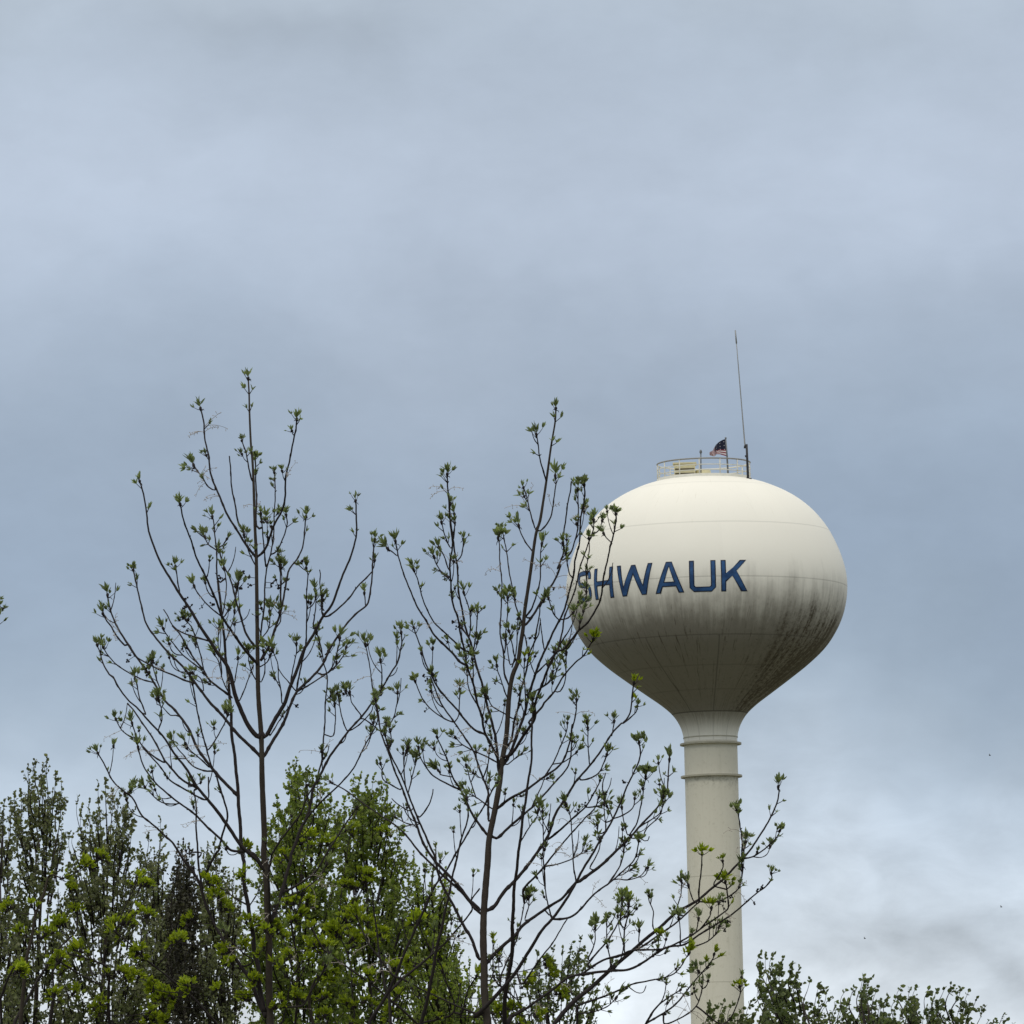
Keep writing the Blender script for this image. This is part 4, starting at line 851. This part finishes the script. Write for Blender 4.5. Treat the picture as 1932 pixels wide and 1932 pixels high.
    for x, y in parse_pts(low_tufts):
        s = near(x, y); a = P(*s); e = P(x, y, s[2]+rng.uniform(-.15, .15)); mid = a*.45+e*.55+RT*px0*rng.uniform(-6, 6)-UP*px0*4
        if (e-a).length > 3*px0: bb.tube([Vector(v) for v in catmull([a, mid, e], .05)], 1.05*px0, 4)
        tg = getlo() if (allopen or y > 1560) else lf
        op = tg is not lf; tuft(tg, bb, e, unit(e-a)+UP, px0, rng, rng.uniform(24, 36), opened=op)
        for _ in range(rng.randint(1, 3) if op else rng.randint(0, 1)): e2 = e+RT*px0*rng.uniform(-14, 14)+UP*px0*rng.uniform(-14, 4)+FW*rng.uniform(-.05, .05); bb.tube([e-UP*px0*3, e2], .8*px0, 4); tg = getlo() if op else lf; tuft(tg, bb, e2, e2-a+UP*.02, px0, rng, rng.uniform(16, 26), opened=op)
    for x, y in parse_pts(galls):
        s = near(x, y, False); a = P(*s); e = P(x, y, s[2]); bb.tube([a, e], .7*px0, 4)
        gl = MB(); gls.append(gl)
        for _ in range(rng.randint(3, 6)): c = e+RT*px0*rng.uniform(-4, 4)+UP*px0*rng.uniform(-4, 4)+FW*px0*rng.uniform(-3, 3); gl.ball(c, px0*rng.uniform(1.2, 2.3), seed=rng.randint(0, 999)); bb.tube([e, c], .5*px0, 3)
    root = empty(name, (base.x, base.y, 0)); off = root.location.copy()
    def shift(mb): mb.v = [(a-off.x, b-off.y, c) for a, b, c in mb.v]; return mb
    tag(root, label, 'tree', group)
    shift(tr).build('trunk', bark, root); shift(bb).build('branches', twigm, root)
    if lf.f: shift(lf).build('leaf_tufts', young, root, smooth=False)
    if lo.f: shift(lo).build('lit_open_tufts', younglow, root, smooth=False)
    for l_ in los: shift(l_).build('lit_open_tuft', younglow, root, smooth=False)
    for sd in sds: shift(sd).build('dry_flower_stalk', seedm, root)
    for gl in gls: shift(gl).build('gall_cluster', gallm, root)
    return root
ZN['D'] = (0, 0, 2992)
GRP = 'slender trees in spring leaf burst'
budding_tree('budding_tree', TREE_A, 52, 'tall slender dark tree bursting into leaf, farthest left of the two big ones', GRP, 3, TUFTS_A, GALLS.split(' c ')[0])
budding_tree('budding_tree', TREE_B, 50, 'wide budding tree whose dark branches cross in front of the water tower', GRP, 5, TUFTS_B if 'TUFTS_B' in globals() else '', 'c '+GALLS.split(' c ')[1])
budding_tree('budding_tree', SAPL, 54, 'low yellow green budding tree in front of the leafy trees at bottom left', GRP, 7, TUFTS_SL, scat=.6, allopen=True)
budding_tree('budding_tree', SAPR, 55, 'small yellow green budding tree between the two big dark trunks', GRP, 8, TUFTS_SR, scat=.6, allopen=True)
budding_tree('budding_tree', '9 3 t D -60,1932 -48,1600 -30,1350 -16,1220 -10,1175\n4 3 t D -20,1240 -12,1190 -9,1152', 46, 'budding tree cut off by the left edge, only a dark leaf tip showing', GRP, 9, 'D -7,1136 -8,1150 -12,1163', galls='D -5,1138 -3,1145 -6,1160 -4,1141')
# ================================================================== LEAFY TREES BEHIND
def leafy(name, label, group, depth, trunk, tips, lm_, seed, lsize=6.2, nfill=30, fill_low=2050, wid=15, dens=1.0, col='twig', lean=0, trunkw=9, plen=150, barkm=None, blunt=.3, hole=-.06, wind=.25, low=30):
    rng = random.Random(seed); px = depth/F_PX; tb, bb = MB(), MB(); V = []; Fc = []
    tk = [np.array(t, float) for t in trunk]; tkc = catmull(tk, 12); ds = depth
    tpos = [P(a[0], a[1], depth) for a in tkc]; g = Vector((tpos[0].x, tpos[0].y, -.1))
    tb.tube([g, (g+tpos[0])/2]+tpos, [trunkw*.9*px, trunkw*.75*px]+[max(1.4, trunkw*.55*(1-i/len(tpos)))*px for i in range(len(tpos))], 7)
    ys = np.array([a[1] for a in tkc]); xs = np.array([a[0] for a in tkc])
    def leaf(p, d, s):
        s *= rng.uniform(.6, 1.25); d = unit(d); a = unit(d.cross(Vector((rng.gauss(0, 1), rng.gauss(0, 1), rng.gauss(0, 1))))); n = d.cross(a)
        b = len(V); w_ = s*.38
        V.extend([tuple(p), tuple(p+d*s*.3+a*w_-n*s*.06), tuple(p+d*s*.3-a*w_-n*s*.06), tuple(p+d*s*.68+a*w_*.85), tuple(p+d*s*.68-a*w_*.85), tuple(p+d*s+n*s*.12)])
        Fc.extend([(b, b+1, b+3, b+5), (b, b+5, b+4, b+2)])
    def plume(tx, ty, L, wd, zo):
        by = ty+L; bx = float(np.interp(-by, -ys, xs)) if len(ys) > 1 else xs[0]
        bx = tx+(bx-tx)*min(1, L/260.)*.9
        c = [(bx, by, depth+zo*.15), (bx*.45+tx*.55+rng.uniform(-6, 6)-wind*10, ty+L*.55, depth+zo*.7), (tx+(rng.uniform(-3, 3))-wind*7, ty+L*.22, depth+zo), (tx+lean, ty, depth+zo)]
        cc = catmull(c, 5); pos = [P(*a) for a in cc]; n = len(pos)
        bb.tube(pos, [max(.55, 2.4*(1-i/n))*px for i in range(n)], 4, False)
        for i in range(n):
            t = 1-i/n; w_ = wd*min(1, blunt+t*2.0); ax = unit(pos[min(i+1, n-1)]-pos[max(i-1, 0)])
            if t < .16:
                for _ in range(2): leaf(pos[i], rdir(rng, ax, 10, 75), lsize*px)
                continue
            cn = mnoise.noise(pos[i]*(1/(22*px))+Vector((seed*3.1, 0, 0)))
            if rng.random() < .66*dens and cn > hole:
                d = unit(rdir(rng, ax, 35, 100)+RT*wind*.6); Lt = w_*rng.uniform(.5, 1.15)*px; q = pos[i]; m_ = max(2, int(Lt/px/2.0)); e = q+(d*.75+ax*.5)*Lt
                bb.tube([q, e], [.7*px, .4*px], 3, False)
                for k in range(m_+1):
                    r = q+(e-q)*((k+.6)/(m_+.6))+Vector((rng.uniform(-1, 1), rng.uniform(-1, 1), rng.uniform(-1, 1)))*px*2.5; leaf(r, rdir(rng, d+ax*.2, 20, 130)+RT*wind*.9, lsize*px)
    zr = lambda: rng.uniform(-1., 1.)*depth*.012
    for x, y in tips: plume(x, y, rng.uniform(.8, 1.2)*plen, wid, zr())
    T2 = sorted(tips)
    tx = np.array([a[0] for a in T2]); ty = np.array([a[1] for a in T2])
    for k in range(nfill):
        x = rng.uniform(tx[0], tx[-1]); y0 = float(np.interp(x, tx, ty)); y = y0+18+(rng.random()**1.1)*(fill_low-y0)
        spread = 1+min(.35, (y-y0)/900.); xc = (tx[0]+tx[-1])/2; x = xc+(x-xc)*spread
        plume(x, y, rng.uniform(60, 150), wid*1.15, zr()*1.6)
    for k in range(low):
        x = rng.uniform(tx[0]-12, tx[-1]+12); y = rng.uniform(max(1690, float(ty.min())+60), 1960); plume(x, y, rng.uniform(50, 110), wid*1.2, zr()*1.6)
    off = Vector((g.x, g.y, 0)); root = empty(name, off); tag(root, label, 'tree', group)
    for m_ in (tb, bb): m_.v = [(a-off.x, b-off.y, c) for a, b, c in m_.v]
    tb.build('trunk', barkm or bark, root); bb.build('branches', barkm or twigm, root)
    arr = np.array(V); arr[:, 0] -= off.x; arr[:, 1] -= off.y
    me = bpy.data.meshes.new('crown'); me.from_pydata(arr.tolist(), [], Fc); me.update(); link('crown', me, lm_, root)
    return root
poplar = leafmat('poplar_leaf', [(.085, .10, .045), (.15, .17, .08), (.06, .068, .035), (.22, .23, .14), (.11, .14, .045)], (1.25, 1.3, .8, 1), .48, .8)
greenl = leafmat('bright_leaf', [(.085, .125, .028), (.14, .195, .038), (.20, .255, .05), (.06, .08, .026), (.25, .29, .10)], (1.35, 1.4, .65, 1), .5, .9)
darkl = leafmat('dull_leaf', [(.035, .038, .022), (.055, .055, .032), (.03, .028, .02), (.07, .07, .035)], (1, 1, .7, 1), .25, 1.2)
farl = leafmat('far_leaf', [(.08, .105, .045), (.13, .16, .065), (.06, .078, .038), (.19, .215, .10)], (1.25, 1.35, .75, 1), .5, .8)
GB = 'leafy trees behind the budding ones'
leafy('poplar_tree', 'narrow grey green tree of small leaves, tallest peak at the far left', GB, 98, [(66, 1932), (72, 1800), (80, 1650), (86, 1520)],
      [(89.5, 1426), (66, 1434), (53, 1444), (105, 1458), (116, 1477), (40, 1490), (28, 1496), (82, 1440)], poplar, 11, nfill=85, wid=22, lsize=7.2)
leafy('poplar_tree', 'small leaved tree cut by the left edge of the view', GB, 101, [(-20, 1932), (-8, 1750), (0, 1560)],
      [(9, 1508), (20, 1508), (-12, 1500), (30, 1560), (-40, 1520), (-60, 1540)], poplar, 12, nfill=68, wid=22, lsize=7.2)
leafy('poplar_tree', 'broad grey green small leaved tree, second from the left edge', GB, 96, [(190, 1932), (200, 1750), (205, 1560)],
      [(185, 1475), (201, 1469), (212, 1489), (147, 1504), (170, 1510), (226, 1498), (155, 1520), (132, 1570), (240, 1508), (250, 1560), (265, 1590), (281, 1573)], poplar, 13, nfill=135, wid=23, lsize=7.2)
leafy('poplar_tree', 'sparse leafy tree filling the gap left of the dull brown one', GB, 104, [(292, 1932), (296, 1700)],
      [(302, 1543), (285, 1600), (312, 1620), (270, 1640), (325, 1650)], poplar, 14, nfill=70, wid=20, lsize=7)
leafy('dull_tree', 'narrow dull brown green tree with a dark crown left of the tall thin trunk', GB, 92, [(352, 1932), (350, 1800), (346, 1620)],
      [(337, 1590), (347, 1586), (356, 1594), (328, 1640), (366, 1650), (372, 1690), (322, 1670)], darkl, 15, nfill=110, wid=17, dens=1.5, lsize=6.4)
leafy('poplar_tree', 'pale leafy tree seen between the dull brown tree and the tall trunk', GB, 103, [(425, 1932), (418, 1750)],
      [(392, 1592), (405, 1585), (418, 1610), (385, 1620), (440, 1640), (455, 1660), (380, 1660)], poplar, 16, nfill=100, wid=20, lsize=7)
leafy('leafy_tree', 'dense bright green tree right behind the tall thin trunk', GB, 90, [(560, 1932), (566, 1750), (572, 1560)],
      [(560, 1432), (547, 1443), (578, 1449), (524, 1503), (537, 1530), (605, 1480), (624, 1502), (500, 1560), (515, 1538), (590, 1466), (640, 1530), (486, 1600), (566, 1450)], greenl, 17, nfill=140, wid=28, dens=1.1, lsize=7.6, blunt=.5, hole=-.12)
leafy('leafy_tree', 'dense green tree between the two big budding trees', GB, 93, [(700, 1932), (694, 1750), (690, 1560)],
      [(669, 1463), (681, 1460), (692, 1466), (706, 1462), (731, 1487), (737, 1516), (755, 1563), (649, 1505), (720, 1480), (764, 1610), (640, 1540), (772, 1650)], greenl, 18, nfill=122, wid=28, dens=1.0, lsize=7.6, blunt=.5, hole=-.10)
leafy('leafy_tree', 'thin crowned green tree just left of the crooked thick trunk', GB, 97, [(820, 1932), (812, 1780)],
      [(790, 1640), (805, 1600), (822, 1590), (770, 1660), (840, 1640), (850, 1690), (862, 1720), (780, 1610)], greenl, 19, nfill=100, wid=20, lsize=6.8)
leafy('leafy_tree', 'low green tree at the foot of the crooked thick trunk', GB, 88, [(860, 1990), (865, 1880)],
      [(885, 1808), (840, 1770), (860, 1790), (900, 1830), (820, 1760), (915, 1850), (790, 1790)], greenl, 20, nfill=90, wid=20, lsize=7)
leafy('leafy_tree', 'low round green tree right of the crooked thick trunk', GB, 94, [(1030, 2000), (1035, 1880)],
      [(1096, 1768), (1079, 1778), (1044, 1787), (1062, 1790), (1015, 1795), (989, 1812), (960, 1815), (938, 1808), (1108, 1800), (1118, 1840), (915, 1840), (1127, 1870)], farl, 21, low=0, wind=.4, nfill=95, wid=18, blunt=.45, hole=-.08, lsize=6.8, plen=110)
GR = 'trees along the lower right edge'
leafy('leafy_tree', 'low leafy shrub like tree overlapping the foot of the tower stem', GR, 84, [(1372, 2010), (1375, 1930)],
      [(1339, 1895), (1352, 1899), (1366, 1891), (1383, 1893), (1400, 1902), (1345, 1915), (1418, 1887), (1430, 1902), (1446, 1893)], farl, 22, low=0, wind=.95, nfill=80, wid=16, blunt=.5, lsize=9.5, hole=-.1, dens=.8, plen=80, fill_low=2240)
leafy('leafy_tree', 'pointed leafy tree just right of the tower stem', GR, 112, [(1524, 2010), (1515, 1900), (1500, 1860)],
      [(1437, 1798), (1448, 1800), (1461, 1801), (1478, 1808), (1440, 1822), (1495, 1818), (1510, 1826), (1531, 1848), (1548, 1856), (1561, 1872), (1438, 1845)], farl, 23, low=0, wind=.95, nfill=125, wid=18, blunt=.5, lsize=9, hole=-.08, dens=.8, plen=95, fill_low=2240, lean=-2)
leafy('leafy_tree', 'twin tipped leafy tree, middle one of the right hand row', GR, 118, [(1640, 2010), (1638, 1900)],
      [(1628, 1844), (1645, 1844), (1595, 1869), (1611, 1864), (1657, 1864), (1676, 1880), (1590, 1890), (1632, 1850)], farl, 24, low=0, wind=.95, nfill=125, wid=17, blunt=.5, lsize=8.6, hole=-.08, dens=.8, plen=80, fill_low=2240)
leafy('leafy_tree', 'wide leafy tree with a rounded top, right of the twin tipped one', GR, 121, [(1770, 2010), (1768, 1900)],
      [(1700, 1862), (1717, 1864), (1728, 1864), (1751, 1868), (1767, 1870), (1783, 1864), (1799, 1861), (1813, 1866), (1827, 1872), (1842, 1884), (1858, 1900), (1690, 1885)], farl, 25, low=0, wind=.95, nfill=170, wid=17, blunt=.5, lsize=8.6, hole=-.08, dens=.8, plen=80, fill_low=2240)
leafy('leafy_tree', 'small tree tip poking up in the bottom right corner', GR, 126, [(1905, 2010), (1902, 1950)],
      [(1894, 1912), (1876, 1923), (1900, 1925), (1912, 1932), (1865, 1926)], farl, 26, low=0, wind=.95, nfill=40, wid=14, blunt=.5, lsize=6.4, plen=60, fill_low=2240)
leafy('leafy_tree', 'leafy tree top filling the gap between the pointed and twin tipped trees', GR, 124, [(1580, 2010), (1580, 1950)],
      [(1566, 1882), (1578, 1892), (1588, 1905), (1556, 1900)], farl, 27, low=0, wind=.95, nfill=40, wid=14, blunt=.5, lsize=6.2, plen=60, fill_low=2240)
# insects hovering far in front of the clouds
im = simple('insect_body', (.03, .03, .03, 1)); wm = simple('insect_wing', (.2, .2, .2, 1))
for k, (x, y, lab) in enumerate(((1867, 1425, 'tiny dark insect high at the right edge'), (1888.5, 1711, 'tiny dark insect low near the right edge'), (1631, 1770.5, 'tiny dark insect above the row of right hand trees'))):
    r_ = empty('flying_insect', P(x, y, 17)); tag(r_, lab, 'insect', 'insects in the air'); b = MB(); b.ball((0, 0, 0), .0016); b.ball((.002, 0, 0), .0012); b.build('body', im, r_)
    for sg in (-1, 1): b = MB(); b.add([(0, 0, .001), (.0008, sg*.002, .003), (-.001, sg*.0035, .0035), (-.0018, sg*.002, .0025)], [(0, 1, 2, 3)]); b.build('wing', wm, r_)
